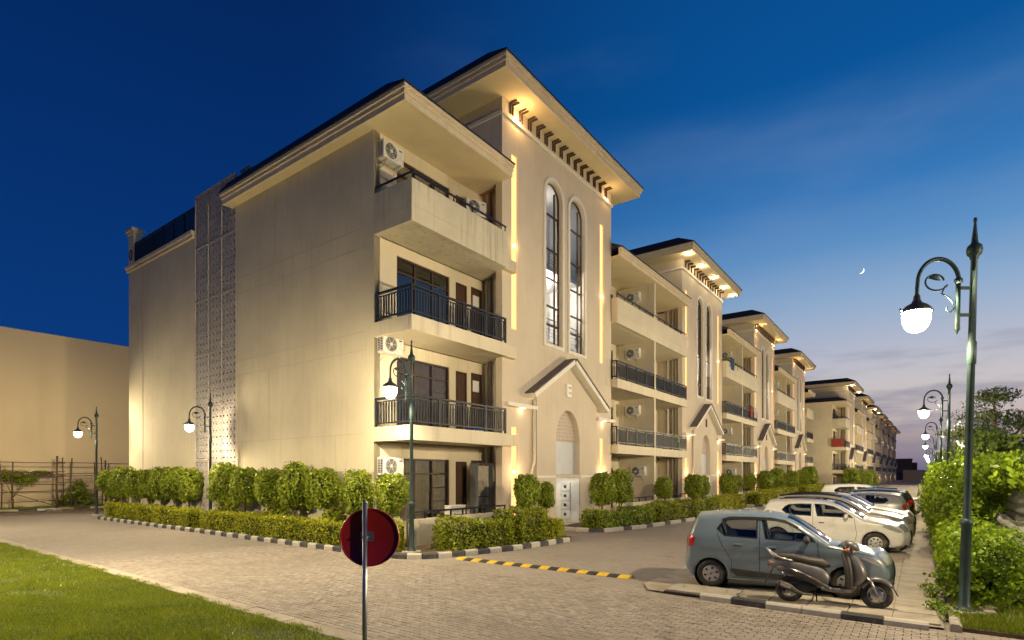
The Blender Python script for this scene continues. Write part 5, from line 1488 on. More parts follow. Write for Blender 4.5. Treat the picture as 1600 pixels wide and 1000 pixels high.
def car(label, S, loc, rz, paint, roof_paint=None, cat='car', group='cars parked nose in along the verge', plate=True):
    """S: spec in metres, x forward from the rear bumper, z up"""
    T = thing('parked_car', label, cat, loc, rz, group)
    L, W = S['L'], S['W'] / 2; ra, fa, wr = S['axles'][0], S['axles'][1], S['wheel']
    prof = {}; path = []; marks = {}
    for nm, ctrl in S['profile']:
        q = smooth_path(ctrl, 6); marks[nm] = (len(path) if not path else len(path) - 1, None)
        s0 = len(path) - 1 if path else 0
        path += q if not path else q[1:]
        marks[nm] = (s0, len(path) - 1)
    roofz = max(p[1] for p in path); belt = S['belt']
    xc = L / 2
    def halfw(x, z):
        x = np.asarray(x, float); z = np.asarray(z, float)
        f = np.clip((x - (L - .95)) / .95, 0, 1); r = np.clip((.75 - x) / .75, 0, 1)
        pl = 1 - .20 * f ** 2.3 - .11 * r ** 2.2
        up = np.clip((z - belt) / (roofz - belt), 0, 1); lo = np.clip((.62 - z) / .45, 0, 1)
        tum = 1 - .20 * up ** 1.15 - .045 * lo ** 2
        crease = .012 * np.exp(-((z - (belt - .16)) / .05) ** 2) - .010 * np.exp(-((z - (belt - .36)) / .10) ** 2)
        return W * pl * tum + crease * (x > .3) * (x < L - .5)
    RND = .085
    topline = path
    def side_y(P_):
        P_ = np.asarray(P_, float); d = seg_dist(P_, topline); t = np.clip(1 - d / RND, 0, 1)
        return halfw(P_[:, 0], P_[:, 1]) - RND * .85 * (1 - np.sqrt(np.maximum(0, 1 - t * t)))
    # bottom line with wheel arches (front to rear is the path order; bottom goes rear to front)
    zb = S['sill']; ar = wr + .045
    def arch_pts(cx):
        a0 = math.asin(max(-1, min(1, (zb - wr) / ar)))
        return [(cx + ar * math.cos(a), wr + ar * math.sin(a)) for a in np.linspace(math.pi - a0, a0, 17)]
    bottom = [path[-1]] + ([(ra - ar - .02, zb)] if ra - ar - .05 > path[-1][0] else []) + arch_pts(ra) + [(xc, zb - .005)] + arch_pts(fa)
    if fa + ar + .04 < path[0][0]: bottom += [(fa + ar + .02, zb)]
    outline = bottom[1:] + path[:-1] if False else path[:-1] + bottom
    rear_w = S['win_r']; front_w = S['win_f']
    regs = [('win', w) for w in (rear_w, front_w)]
    for k in ('tail', 'head'):
        if S.get(k): regs.append((k, S[k]))
    if S.get('black_low'): regs.append(('low', S['black_low']))
    ext = [(x, z) for x in np.arange(.04, L, .075) for z in np.arange(zb + .03, roofz, .06) if inside((x, z), outline)]
    ext = [e for e, d in zip(ext, seg_dist(np.array(ext), path + bottom)) if d > .025]
    for off in (.02, .045, .07):                         # rows that follow the rounded shoulder
        for i in range(1, len(path) - 1, 1):
            a = np.array(path[i - 1]); b = np.array(path[i + 1]); t = (b - a) / (np.linalg.norm(b - a) + 1e-9); n = np.array([t[1], -t[0]])
            q = np.array(path[i]) + n * off * -1
            if not inside(tuple(q), outline): q = np.array(path[i]) + n * off
            if inside(tuple(q), outline) and seg_dist(q[None], bottom)[0] > .03: ext.append(tuple(q))
    V2, tri = cdt([outline] + [r[1] for r in regs], ext)
    Y = side_y(np.array(V2))
    cl = {'body': []}
    for t in tri:
        c = (sum(V2[i][0] for i in t) / 3, sum(V2[i][1] for i in t) / 3)
        if not inside(c, outline): continue
        k = 'body'
        for nm, poly in regs:
            if inside(c, poly): k = nm
        cl.setdefault(k, []).append(t)
    def sub(tris, sgn, push=0.0):
        ids = sorted({i for t in tris for i in t}); mp_ = {j: i for i, j in enumerate(ids)}
        vv = [(V2[i][0] - xc, sgn * (Y[i] + push), V2[i][1]) for i in ids]; ff = [tuple(mp_[i] for i in (t if sgn < 0 else t[::-1])) for t in tris]
        return vv, ff
    body = MB()
    for s in (-1, 1):
        v, f = sub(cl['body'], s); body.add(v, f, True)
        # arch lips
        for cx in (ra, fa):
            ap = np.array(arch_pts(cx)); yy = side_y(ap); n = len(ap)
            body.add([(p[0] - xc, s * y, p[1]) for p, y in zip(ap, yy)] + [(p[0] - xc, s * (y - .10), p[1]) for p, y in zip(ap, yy)], [(i, i + 1, n + i + 1, n + i) for i in range(n - 1)], True)
    # top strip
    K = 12; cr = {'nose': .17, 'hood': .05, 'windscreen': .075, 'roof': .045, 'rear_glass': .06, 'tailgate': .075}
    pth = np.array(path); yE = side_y(pth)
    nrm = np.zeros_like(pth)
    for i in range(len(pth)):
        a = pth[max(i - 1, 0)]; b = pth[min(i + 1, len(pth) - 1)]; t = (b - a) / (np.linalg.norm(b - a) + 1e-9); nrm[i] = (t[1], -t[0])
    if nrm[len(pth) // 2][1] < 0: nrm = -nrm
    crown_ = np.zeros(len(pth))
    for nm, (i0, i1) in marks.items():
        for i in range(i0, i1 + 1): crown_[i] = cr[nm]
    for _ in range(4): crown_[1:-1] = (crown_[:-2] + 2 * crown_[1:-1] + crown_[2:]) / 4
    def top_pt(i, t, push=0):
        i0 = int(min(max(math.floor(i), 0), len(pth) - 2)); f = i - i0
        p = pth[i0] * (1 - f) + pth[i0 + 1] * f; n = nrm[i0] * (1 - f) + nrm[i0 + 1] * f; y = yE[i0] * (1 - f) + yE[i0 + 1] * f; c = crown_[i0] * (1 - f) + crown_[i0 + 1] * f
        q = p + n * (c * (1 - abs(t) ** 2.4) + push); return (q[0] - xc, t * y, q[1])
    def strip(m, i0, i1, t0=-1, t1=1, push=0, k=K):
        V = [top_pt(i, t0 + (t1 - t0) * j / k, push) for i in range(i0, i1 + 1) for j in range(k + 1)]
        m.add(V, [(a * (k + 1) + j, a * (k + 1) + j + 1, (a + 1) * (k + 1) + j + 1, (a + 1) * (k + 1) + j) for a in range(i1 - i0) for j in range(k)], True)
    roof = MB(); ws = MB(); rg = MB()
    strip(body, *marks['nose']); strip(body, *marks['hood']); strip(roof, *marks['roof']); strip(body, *marks['tailgate'])
    w0, w1 = marks['windscreen']; strip(ws, w0, w1, -.91, .91)
    strip(body, w0, w1, -1, -.91, k=2); strip(body, w0, w1, .91, 1, k=2)
    g0, g1 = marks['rear_glass']; strip(rg, g0, g1, -.86, .86); strip(body, g0, g1, -1, -.86, k=2); strip(body, g0, g1, .86, 1, k=2)
    B = body.build('body', paint, T, fix=True); roof.build('roof', roof_paint or paint, T, fix=True)
    ws.build('windscreen', 'car_glass', T, fix=True); rg.build('rear_window', 'car_glass', T, fix=True)
    # side glass and lamps
    for s in (-1, 1):
        for nm, poly in (('win', rear_w), ('win', front_w)):
            ts = [t for t in cl.get('win', []) if inside((sum(V2[i][0] for i in t) / 3, sum(V2[i][1] for i in t) / 3), poly)]
            v, f = sub(ts, s, -.006); m = MB().add(v, f, True); wo_ = m.build('side_window', 'car_glass', T)
            pp = poly + [poly[0], poly[1]]; rim = surf_strip(pp, .022, s, side_y, xc, .003); rim.build('window_seal', 'black_plastic', wo_)
        for k, mt, nm in (('tail', 'lamp_red', 'tail_lamp'), ('head', 'lamp_clear', 'headlamp')):
            if k in cl:
                v, f = sub(cl[k], s, .004); lo_ = MB().add(v, f, True).build(nm, mt, T)
        if 'low' in cl:
            v, f = sub(cl['low'], s, .006); MB().add(v, f, True).build('sill_trim', 'grey_plastic', B)
        # door seams, handles, visor
        for line in S['seams']:
            surf_strip(line, .009, s, side_y, xc, .0015).build('door_seam', 'black_plastic', B)
        for (hx, hz) in S['handles']:
            y = side_y(np.array([(hx, hz)]))[0]; m = MB(); m.box(hx - xc - .085, hx - xc + .085, s * y - .002 + (0 if s > 0 else -.026), s * y + .002 + (.026 if s > 0 else 0), hz - .018, hz + .022); m.build('door_handle', S.get('handle_mat', paint), T, .01)
            m = MB(); m.box(hx - xc - .07, hx - xc + .07, s * y - .004, s * y + .004, hz - .045, hz - .019); m.build('handle_recess', 'black_plastic', B)
        if S.get('visor'):
            for (x0, z0), (x1, z1) in zip(S['visor'], S['visor'][1:]):
                pass
            surf_strip(S['visor'], .055, s, side_y, xc, .014).build('rain_visor', 'black_plastic', T)
        # mirror
        mx, mz = S['mirror']; y = side_y(np.array([(mx, mz)]))[0]; m = MB(); rings = []
        for i in range(7):
            t = i / 6; w = .085 * math.sin(math.pi * (.12 + .80 * t)) ** .6; c = Vector((mx - xc - .02 - .0 * t, s * (y + .03 + .20 * t), mz + .035))
            rings.append([tuple(c + Vector((w * .75 * math.cos(a), 0, w * math.sin(a)))) for a in [2 * math.pi * q / 12 for q in range(12)]])
        m.loft(rings if s > 0 else [r[::-1] for r in rings]); m.bar((mx - xc, s * (y - .01), mz - .02), (mx - xc, s * (y + .08), mz + .02), .05, .03); m.build('mirror', S.get('mirror_mat', paint), T)
    # nose: grille, headlamp wrap, plate; tail: lamps, plate
    n0, n1 = marks['nose']
    g = MB(); strip(g, n0 + S['grille'][0], n0 + S['grille'][1], -.55, .55, .012); g.build('grille', 'black_plastic', T)
    for s in (-1, 1):
        h = MB(); a, b = (.60, .99) if s > 0 else (-.99, -.60); strip(h, n0 + S['lampi'][0], n0 + S['lampi'][1], a, b, .010, 4); h.build('headlamp', 'lamp_clear', T)
        h = MB(); a, b = (.62, .93) if s > 0 else (-.93, -.62); strip(h, n0 + 3, n0 + 8, a, b, .010, 4); h.build('fog_lamp_bezel', 'black_plastic', T)
        t0, t1 = marks['tailgate']; h = MB(); a, b = (.74, 1.0) if s > 0 else (-1.0, -.74); strip(h, t0 + S['taili'][0], t0 + S['taili'][1], a, b, .010, 3); h.build('tail_lamp', 'lamp_red', T)
    if plate:
        p = MB(); strip(p, n0 + 7, n0 + 9, -.30, .30, .03); p.build('number_plate', 'plate', T)
        t0, t1 = marks['tailgate']; p = MB(); strip(p, t0 + S['platei'], t0 + S['platei'] + 2, -.30, .30, .02); p.build('number_plate', 'plate', T)
    # underbody and cabin
    m = MB(); m.box(.10 - xc, L - .22 - xc, -W + .22, W - .22, zb - .02, .50); m.box(.3 - xc, L - .75 - xc, -W + .10, W - .10, zb + .05, .42); m.build('underbody', 'black_plastic', T)
    m = MB(); m.box(.12 - xc, fa - .1 - xc, -W + .13, W - .13, .44, .50)
    dash = MB(); cw = pth[marks['windscreen'][0]]; dash.box(cw[0] - xc - .55, cw[0] - xc - .05, -W + .16, W - .16, .50, cw[1] - .06); dash.build('dashboard', 'seat_dark', T, .04)
    m.build('cabin_floor', 'seat_dark', T)
    for sx in S['seats']:
        for y in (-.34, .34):
            st = MB(); st.obox(Matrix.Translation((sx - xc + .18, y, .62)), .46, .46, .16); st.obox(Matrix.Translation((sx - xc - .10, y, .95)) @ Matrix.Rotation(R(-16), 4, 'Y'), .12, .46, .60); st.obox(Matrix.Translation((sx - xc - .20, y, 1.32)) @ Matrix.Rotation(R(-16), 4, 'Y'), .08, .22, .16); st.build('seat', 'seat_dark', T, .04)
    sw = MB(); sw.tube([(cw[0] - xc - .62 + .07 * math.sin(a), -.34 + .17 * math.cos(a), cw[1] - .02 + .15 * math.sin(a)) for a in np.linspace(0, 2 * math.pi, 21)], .014, 6, False); sw.build('steering_wheel', 'seat_dark', T)
    # wheels
    me_t = MB(); tw = S.get('tw', .165)
    me_t.lathe([(wr * .60, -tw / 2 + .02), (wr * .64, -tw / 2), (wr * .90, -tw / 2), (wr * .975, -tw / 2 + .022), (wr, -tw / 2 + .05), (wr, tw / 2 - .05), (wr * .975, tw / 2 - .022), (wr * .90, tw / 2), (wr * .64, tw / 2), (wr * .60, tw / 2 - .02)], 36, (0, 0, 0), 'Y')
    tme_ = me_t.mesh('tyre'); tme_.materials.append(MATS['tyre'])
    hb = MB(); hb.lathe([(0, -tw / 2 + .008), (wr * .18, -tw / 2 + .006), (wr * .25, -tw / 2 + .014), (wr * .52, -tw / 2 + .002), (wr * .60, -tw / 2 + .012), (wr * .64, -tw / 2 + .03)], 36, (0, 0, 0), 'Y'); hme = hb.mesh('hubcap'); hme.materials.append(MATS['hubcap'])
    sl = MB(); ns = S.get('slots', 6)
    for i in range(ns):
        a = 2 * math.pi * i / ns + .3; d = Vector((math.cos(a), 0, math.sin(a))); t = Vector((-math.sin(a), 0, math.cos(a)))
        q = []
        for (r_, w_) in ((.29, .02), (.36, .065), (.47, .075), (.52, .04)): q.append((r_, w_))
        pts = [d * wr * r_ + t * wr * w_ for r_, w_ in q] + [d * wr * r_ - t * wr * w_ for r_, w_ in q[::-1]]
        sl.add([(p.x, -tw / 2 - .0005 + .0, p.z) for p in pts], [tuple(range(8))])
    sl.lathe([(0, -tw / 2 + .001), (wr * .07, -tw / 2 + .001)], 10, (0, 0, 0), 'Y')
    sme = sl.mesh('hub_slots'); sme.materials.append(MATS['ac_dark'])
    for cx in (ra, fa):
        for s in (-1, 1):
            y = float(side_y(np.array([(cx, wr + ar + .03)]))[0]) - tw / 2 - .018
            w = ob('wheel', tme_, T); w.location = (cx - xc, s * y, wr); w.rotation_euler = (0, 0, 0 if s < 0 else math.pi)
            ob('hubcap', hme, w); ob('hub_slots', sme, w)
            wm = MB(); wm.lathe([(ar + .01, -.05), (ar + .01, .26)], 20, (0, 0, 0), 'Y', True); wm.lathe([(0, .20), (ar + .02, .20)], 20, (0, 0, 0), 'Y'); lw = wm.build('wheel_well', 'black_plastic', B); lw.location = (cx - xc, s * (y + .02), wr); lw.rotation_euler = (0, 0, 0 if s < 0 else math.pi)
            # keep only the part above the sill
    if S.get('rails'):
        for s in (-1, 1):
            a, b = S['rails']; m = MB(); m.tube([top_pt(i, .86 * s, .05) for i in range(marks['roof'][0] + a, marks['roof'][0] + b)], .018, 6); m.build('roof_rail', 'black_plastic', T)
    an = top_pt((marks['roof'][0] + marks['roof'][1]) / 2 + 6, 0, 0); m = MB(); m.tube([an, (an[0] - .12, 0, an[2] + .16)], .005, 5); m.build('aerial', 'black_plastic', T)
    return T
def surf_strip(path, w, s, side_y, xc, push):
    q = []
    for a, b in zip(path, path[1:]):
        n = max(1, int(math.dist(a, b) / .05)); q += [(a[0] + (b[0] - a[0]) * i / n, a[1] + (b[1] - a[1]) * i / n) for i in range(n)]
    q.append(path[-1]); A, B = band(q, w); A = np.array([tuple(p) for p in A]); B = np.array([tuple(p) for p in B]); ya = side_y(A) + push; yb = side_y(B) + push; n = len(q)
    m = MB().add([(p[0] - xc, s * y, p[1]) for p, y in zip(A, ya)] + [(p[0] - xc, s * y, p[1]) for p, y in zip(B, yb)], [((i, i + 1, n + i + 1, n + i) if s > 0 else (i, n + i, n + i + 1, i + 1)) for i in range(n - 1)], True)
    return m
# small tall hatchback
HATCH = dict(L=3.53, W=1.50, axles=(.50, 2.88), wheel=.280, sill=.20, belt=1.0,
    profile=[('nose', [(3.33, .19), (3.47, .25), (3.53, .42), (3.52, .58), (3.47, .70), (3.36, .81)]), ('hood', [(3.36, .81), (3.10, .895), (2.80, .95), (2.60, .985)]), ('windscreen', [(2.60, .985), (2.32, 1.19), (2.05, 1.37), (1.90, 1.44)]),
             ('roof', [(1.90, 1.44), (1.60, 1.495), (1.15, 1.515), (.60, 1.49), (.24, 1.44)]), ('rear_glass', [(.24, 1.44), (.15, 1.26), (.07, 1.06)]), ('tailgate', [(.07, 1.06), (.02, .86), (.02, .62), (-.01, .54), (.0, .36), (.08, .23)])],
    win_r=[(.62, 1.20), (.69, 1.30), (.80, 1.375), (1.05, 1.40), (1.36, 1.405), (1.36, 1.045), (.76, 1.07)], win_f=[(1.45, 1.405), (1.70, 1.395), (1.90, 1.345), (2.10, 1.235), (2.30, 1.10), (2.36, 1.03), (1.52, 1.045)],
    tail=[(.055, .80), (.06, 1.03), (.13, 1.05), (.19, .99), (.15, .84)], head=[(3.02, .80), (3.10, .84), (3.30, .79), (3.45, .69), (3.46, .63), (3.35, .64), (3.15, .73)],
    black_low=[(.86, .40), (.92, .42), (1.40, .385), (2.30, .33), (2.36, .31), (2.36, .27), (.98, .27)],
    seams=[[(.62, 1.12), (.72, .86), (.90, .58), (.88, .30)], [(1.41, 1.42), (1.41, .25)], [(2.40, 1.06), (2.42, .80), (2.46, .55), (2.40, .26)], [(.92, .25), (2.44, .25)], [(2.55, .93), (2.95, .88), (3.30, .80)]],
    handles=[(1.02, .90), (1.62, .875)], mirror=(2.24, 1.03), mirror_mat='grey_plastic', visor=[(.72, 1.375), (.86, 1.418), (1.2, 1.428), (1.6, 1.424), (1.85, 1.385), (2.08, 1.27)], grille=(9, 20), lampi=(20, 29), taili=(1, 11), platei=13, seats=(.75, 1.62))
def scale_spec(S, L, W, H, **k):
    fx = L / S['L']; fz = H / 1.515; N_ = dict(S); q = lambda P_: [(x * fx, z * fz) for x, z in P_]
    N_.update(L=L, W=W, axles=(S['axles'][0] * fx, S['axles'][1] * fx), wheel=S['wheel'] * fz * k.pop('wk', 1.08), sill=S['sill'] * fz, belt=S['belt'] * fz, profile=[(n, q(c)) for n, c in S['profile']], win_r=q(S['win_r']), win_f=q(S['win_f']),
        tail=q(S['tail']), head=q(S['head']), black_low=q(S['black_low']) if S.get('black_low') else None, seams=[q(s) for s in S['seams']], handles=q(S['handles']), mirror=(S['mirror'][0] * fx, S['mirror'][1] * fz), visor=q(S['visor']) if S.get('visor') else None, seats=[s * fx for s in S['seats']])
    N_.update(k); return N_
NOVIS = dict(visor=None, black_low=None)
HATCH2 = scale_spec(HATCH, 3.78, 1.68, 1.46, **NOVIS, slots=8); HATCH2.update(visor=None, black_low=None, rails=(4, 20), mirror_mat='paint_white')
SUV = scale_spec(HATCH, 4.1, 1.75, 1.53, slots=5, wk=1.12); SUV.update(visor=None, black_low=None, rails=(4, 20))
SEDAN = dict(HATCH); SEDAN.update(L=4.3, W=1.70, axles=(.82, 3.38), wheel=.30, sill=.20, belt=.98, visor=None, black_low=None,
    profile=[('nose', [(4.12, .20), (4.24, .26), (4.30, .42), (4.29, .58), (4.22, .70), (4.10, .79)]), ('hood', [(4.10, .79), (3.75, .88), (3.40, .94), (3.15, .985)]), ('windscreen', [(3.15, .985), (2.85, 1.18), (2.55, 1.35), (2.40, 1.41)]),
             ('roof', [(2.40, 1.41), (2.05, 1.465), (1.65, 1.475), (1.30, 1.45), (1.10, 1.41)]), ('rear_glass', [(1.10, 1.41), (.85, 1.27), (.58, 1.09)]), ('tailgate', [(.58, 1.09), (.30, 1.05), (.06, 1.02), (.02, .86), (.0, .60), (.0, .38), (.10, .24)])],
    win_r=[(.98, 1.10), (1.15, 1.25), (1.32, 1.35), (1.60, 1.385), (1.85, 1.385), (1.85, 1.045), (1.10, 1.05)], win_f=[(1.94, 1.385), (2.15, 1.375), (2.38, 1.325), (2.60, 1.21), (2.82, 1.08), (2.88, 1.02), (1.98, 1.03)],
    tail=[(.05, .78), (.05, .96), (.20, .98), (.34, .93), (.22, .80)], head=[(3.75, .78), (3.85, .82), (4.05, .765), (4.20, .68), (4.20, .62), (4.05, .64), (3.85, .71)],
    seams=[[(.95, 1.08), (1.20, .80), (1.22, .30)], [(1.90, 1.40), (1.90, .25)], [(2.92, 1.04), (2.98, .60), (2.92, .26)], [(1.22, .25), (2.94, .25)]], handles=[(1.40, .90), (2.10, .88)], mirror=(2.76, 1.02), mirror_mat='paint_white', taili=(12, 20), platei=22, seats=(1.25, 2.10))
c_ = car('dusty blue grey hatchback parked beside the scooter', HATCH, (12.05, 2.24, .055), R(-80.5), 'paint_blue'); c_.scale = (.97,) * 3
car('white hatchback with roof rails, beyond the blue grey one', HATCH2, (19.6, 2.25, .028), R(-88), 'paint_white')
car('pale beige crossover with a black roof', SUV, (22.6, 2.35, .028), R(-89), 'paint_beige', 'roof_black')
car('white saloon beside the black roofed crossover', SEDAN, (25.7, 2.45, .028), R(-90), 'paint_white')
H3 = dict(HATCH2); H3.update(mirror_mat='paint_silver')
car('silver hatchback backed in with red tail lamps to the verge', H3, (28.6, 2.3, .028), R(90), 'paint_silver')
S2 = dict(SUV); S2.update(mirror_mat='paint_black')
car('dark car backed in beside the silver hatchback', S2, (31.6, 2.3, .028), R(90), 'paint_black')
S3 = scale_spec(HATCH, 4.6, 1.83, 1.66, slots=5, wk=1.15); S3.update(visor=None, black_low=None, rails=(4, 20), mirror_mat='paint_white')
car('big white sport utility farthest down the parking row', S3, (36.6, 2.4, .028), R(-90), 'paint_white')
# flower litter on the near car roof
rr = random.Random(4)
for i in range(16):
    lx, ly = rr.uniform(.45, 1.8) - 1.765, rr.uniform(-.5, .5); a = R(-80.5)
    x = 12.03 + lx * math.cos(a) - ly * math.sin(a); y = 2.28 + lx * math.sin(a) + ly * math.cos(a)
    t = thing('fallen_petal', 'fallen pale petal on the roof of the blue grey hatchback', 'petal', (x, y, 1.53 + .045 * (1 - (ly / .55) ** 2) - .04 * (abs(lx + .6)) ** 2), rr.uniform(0, 6), 'petals on the car roof')
    m = MB(); m.tube([(-.015, 0, .008), (0, .01, .016), (.018, 0, .010)], [.006, .014, .005], 6); m.build('petal', 'litter', t)

# ---------------------------------------------------------------- scooter
def ring(c, ax, ay, n=14, tilt=0.0, p=2.4):
    """superellipse across y (ax) and the tilted vertical (ay)"""
    out = []
    for i in range(n):
        a = 2 * math.pi * i / n; ca, sa = math.cos(a), math.sin(a)
        y = ax * math.copysign(abs(ca) ** (2 / p), ca); v = ay * math.copysign(abs(sa) ** (2 / p), sa)
        out.append((c[0] + v * math.sin(tilt), y + (c[2] if len(c) > 2 else 0), c[1] + v * math.cos(tilt)))
    return out
def scooter(label, loc, rz, lean=R(-4)):
    T = thing('scooter', label, 'scooter', loc, rz); T.rotation_euler = (lean, 0, rz)
    WB = 1.30; rr_, rf = .222, .235
    def wheel(name, x, r, w, steer=0):
        m = MB().lathe([(r * .58, -w / 2 + .012), (r * .66, -w / 2), (r * .88, -w / 2 + .004), (r, -w / 4), (r, w / 4), (r * .88, w / 2 - .004), (r * .66, w / 2), (r * .58, w / 2 - .012)], 32, (0, 0, 0), 'Y'); o = m.build(name, 'tyre', T); o.location = (x, 0, r); o.rotation_euler = (0, 0, steer)
        m = MB().lathe([(r * .60, -w / 2 + .014), (r * .52, -w / 2 + .022), (r * .50, 0), (r * .52, w / 2 - .022), (r * .60, w / 2 - .014)], 28, (0, 0, 0), 'Y')
        for i in range(5):
            a = i * 2 * math.pi / 5; d = Vector((math.cos(a), 0, math.sin(a))); m.bar(d * r * .12, d * r * .54, .024, .03)
        m.lathe([(0, -.045), (r * .2, -.045), (r * .22, .045), (0, .045)], 14, (0, 0, 0), 'Y'); m.build('rim', 'hubcap', o); return o
    wheel('rear_wheel', 0, rr_, .10); fw = wheel('front_wheel', WB, rf, .095, R(-6))
    m = MB().lathe([(.03, -.052), (.088, -.052), (.092, -.049)], 20, (0, 0, 0), 'Y'); m.build('brake_disc', 'steel', fw)
    # rear bodywork: tail to seat front, narrowing down to the floorboard
    st = [((-.33, .675), .050, .035, -.2), ((-.24, .66), .110, .090, -.1), ((-.06, .63), .155, .135, 0), ((.15, .585), .170, .165, .0), ((.33, .53), .165, .185, .10), ((.48, .47), .155, .185, .18), ((.57, .42), .14, .15, .35), ((.60, .38), .12, .08, .5)]
    m = MB().loft([ring(c, a, b, 16, t) for c, a, b, t in st]); m.build('body_panel', 'scooter_grey', T)
    for s in (-1, 1):
        m = MB(); A = [((-.20, .585), .035), ((.05, .555), .050), ((.25, .48), .055), ((.45, .37), .045), ((.60, .31), .03)]
        m.loft([ring((c[0], c[1], s * .150), .022, h, 10, 0) for c, h in A]); m.build('side_moulding', 'scooter_dark', T)
        m = MB(); m.tube([(-.20, s * .158, .62), (.0, s * .172, .60), (.2, s * .172, .53), (.38, s * .165, .43)], .008, 6); m.build('side_trim', 'chrome', T)
    # seat with a dip and a rear hump
    st = [((-.25, .765), .06, .02, 0), ((-.17, .785), .115, .045, 0), ((.0, .79), .135, .055, 0), ((.18, .765), .14, .058, 0), ((.34, .73), .138, .065, 0), ((.50, .715), .12, .07, .15), ((.59, .675), .09, .055, .6), ((.615, .64), .05, .03, .9)]
    m = MB().loft([ring(c, a, b, 16, t, 2.8) for c, a, b, t in st]); m.build('seat', 'scooter_seat', T)
    m = MB()
    for s in (-1, 1): m.tube([(.05, s * .148, .735), (-.12, s * .155, .76), (-.27, s * .13, .82), (-.345, s * .07, .90)], [.014, .018, .020, .016], 8)
    m.tube([(-.345, -.07, .90), (-.36, 0, .915), (-.345, .07, .90)], .018, 8); m.build('grab_rail', 'steel', T)
    m = MB().loft([ring((-.31, .64), .085, .03, 12, .2), ring((-.345, .625), .075, .028, 12, .2), ring((-.36, .615), .05, .02, 12, .2)]); m.build('tail_lamp', 'lamp_red', T)
    m = MB(); m.add([(-.27, -.075, .58), (-.27, .075, .58), (-.40, .070, .30), (-.40, -.070, .30), (-.255, -.075, .575), (-.255, .075, .575), (-.385, .070, .295), (-.385, -.070, .295)], [(0, 1, 2, 3), (7, 6, 5, 4), (0, 4, 5, 1), (1, 5, 6, 2), (2, 6, 7, 3), (3, 7, 4, 0)]); mf = m.build('rear_mudflap', 'scooter_dark', T)
    MB().add([(-.305, -.085, .50), (-.305, .085, .50), (-.355, .085, .39), (-.355, -.085, .39)], [(3, 2, 1, 0)]).build('number_plate', 'plate', mf)
    # engine, fan cover, exhaust, stand
    m = MB().loft([ring((-.05, .27), .10, .08, 12), ring((.12, .28), .12, .11, 12), ring((.30, .29), .11, .09, 12), ring((.42, .30), .07, .05, 12)]); m.build('engine', 'ac_dark', T)
    m = MB().tube([(.36, -.15, .17), (.20, -.165, .175), (.08, -.175, .215), (.0, -.18, .275), (-.16, -.185, .335), (-.20, -.185, .35)], [.018, .022, .045, .058, .055, .03], 12); ex = m.build('exhaust', 'scooter_dark', T)
    m = MB().bar((.02, -.238, .28), (-.15, -.240, .338), .012, .06); m.build('heat_shield', 'chrome', ex)
    m = MB(); m.tube([(.42, .10, .22), (.44, .19, .0)], .011, 6); m.tube([(.38, -.08, .20), (.34, -.14, .06), (.30, -.13, .05)], .012, 6); m.build('side_stand', 'black_plastic', T)
    m = MB(); m.tube([(.05, .13, .28), (-.10, .12, .50)], .022, 10); m.build('shock_absorber', 'steel', T)
    # floorboard
    m = MB().loft([ring((.48, .305), .165, .045, 14, 0, 5), ring((.62, .275), .165, .040, 14, 0, 5), ring((.80, .272), .160, .040, 14, 0, 5), ring((.93, .29), .15, .045, 14, .1, 5)]); fb = m.build('floorboard', 'scooter_grey', T)
    m = MB()
    for i in range(5): m.box(.58, .88, -.11 + i * .055 - .012, -.11 + i * .055 + .012, .314, .320)
    m.build('floor_mat', 'black_plastic', fb)
    # front apron / leg shield
    def hring(x, z, hx, hy, n=18, p=2.6):
        o = []
        for i in range(n):
            t = 2 * math.pi * i / n; c_, s_ = math.cos(t), math.sin(t); o.append((x + hx * math.copysign(abs(c_) ** (2 / p), c_), hy * math.copysign(abs(s_) ** (2 / p), s_), z + .25 * hx * c_))
        return o
    m = MB().loft([hring(.915, .27, .05, .14), hring(.905, .36, .055, .185), hring(.905, .50, .055, .205), hring(.895, .64, .055, .20), hring(.87, .78, .06, .165), hring(.845, .88, .055, .11), hring(.84, .94, .04, .06)]); m.build('leg_shield', 'scooter_dark', T)
    m = MB().loft([hring(1.0, .36, .06, .10), hring(1.035, .44, .10, .15), hring(1.045, .54, .125, .175), hring(1.02, .66, .115, .17), hring(.975, .78, .095, .14), hring(.925, .88, .075, .10), hring(.89, .96, .05, .06)]); ap = m.build('front_apron', 'scooter_grey', T)
    # front mudguard over the wheel
    rings = []
    for i in range(9):
        a = R(28 + 130 * i / 8); r_ = rf + .045; rings.append([(WB + (r_ - dz) * math.cos(a), y, rf + (r_ - dz) * math.sin(a) + .015) for y, dz in ((-.085, .07), (-.07, .02), (-.03, 0), (.03, 0), (.07, .02), (.085, .07), (.075, .075), (.02, .012), (-.02, .012), (-.075, .075))])
    m = MB().loft(rings); mg = m.build('front_mudguard', 'scooter_grey', T)
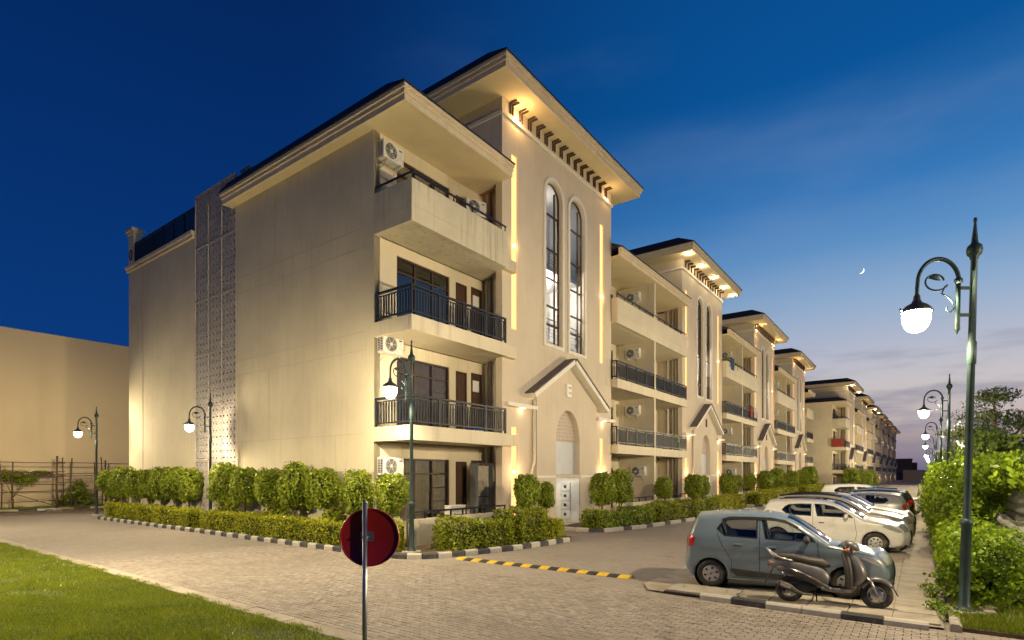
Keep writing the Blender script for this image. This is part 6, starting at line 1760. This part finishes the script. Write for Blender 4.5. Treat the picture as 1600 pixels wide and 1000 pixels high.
    m = MB(); m.add([(WB + .24, -.06, .36), (WB + .24, .06, .36), (WB + .30, .055, .24), (WB + .30, -.055, .24), (WB + .232, -.06, .36), (WB + .232, .06, .36), (WB + .292, .055, .238), (WB + .292, -.055, .238)], [(0, 1, 2, 3), (7, 6, 5, 4), (0, 4, 5, 1), (1, 5, 6, 2), (2, 6, 7, 3), (3, 7, 4, 0)]); m.build('mud_flap', 'scooter_dark', mg)
    m = MB()
    for s in (-1, 1): m.tube([(WB, s * .075, rf), (WB - .08, s * .075, rf + .20), (WB - .16, s * .05, .52)], [.016, .024, .026], 10)
    m.tube([(WB - .17, 0, .50), (.90, 0, .98)], .03, 10); m.build('front_fork', 'steel', T)
    # handlebar cowl, headlamp, levers, grips, indicators
    m = MB().loft([ring((.80, 1.0), .05, .04, 14, -.8), ring((.83, 1.02), .12, .065, 14, -.6), ring((.90, 1.04), .145, .085, 14, -.4), ring((.98, 1.03), .12, .085, 14, -.2), ring((1.03, 1.01), .085, .07, 14, -.1)]); cw = m.build('handlebar_cowl', 'scooter_grey', T)
    m = MB().loft([ring((1.01, 1.01), .095, .075, 16, -.15), ring((1.045, 1.005), .080, .062, 16, -.15), ring((1.06, 1.0), .04, .03, 16, -.15)]); m.build('headlamp', 'lamp_clear', cw)
    for s in (-1, 1):
        m = MB().tube([(.87, s * .10, 1.03), (.84, s * .22, 1.02), (.80, s * .34, 1.0)], [.016, .02, .019], 10); g_ = m.build('grip', 'black_plastic', T)
        m = MB().tube([(.90, s * .17, 1.02), (.885, s * .26, 1.0), (.85, s * .345, .985)], .007, 6); m.build('brake_lever', 'steel', g_)
        m = MB().loft([ring((.83, .97, s * .135), .02, .02, 10), ring((.86, .965, s * .15), .038, .028, 10), ring((.90, .965, s * .145), .03, .024, 10)]); m.build('indicator', 'lamp_amber', T)
        m = MB().tube([(.86, s * .15, 1.06), (.85, s * .19, 1.13), (.84, s * .22, 1.17)], .007, 6); m.build('mirror_stalk', 'black_plastic', T) if s > 5 else None
    return T
scooter('grey scooter on its stand at the kerb before the blue grey hatchback', (10.78, 1.86, .045), R(-78.5), R(-3))
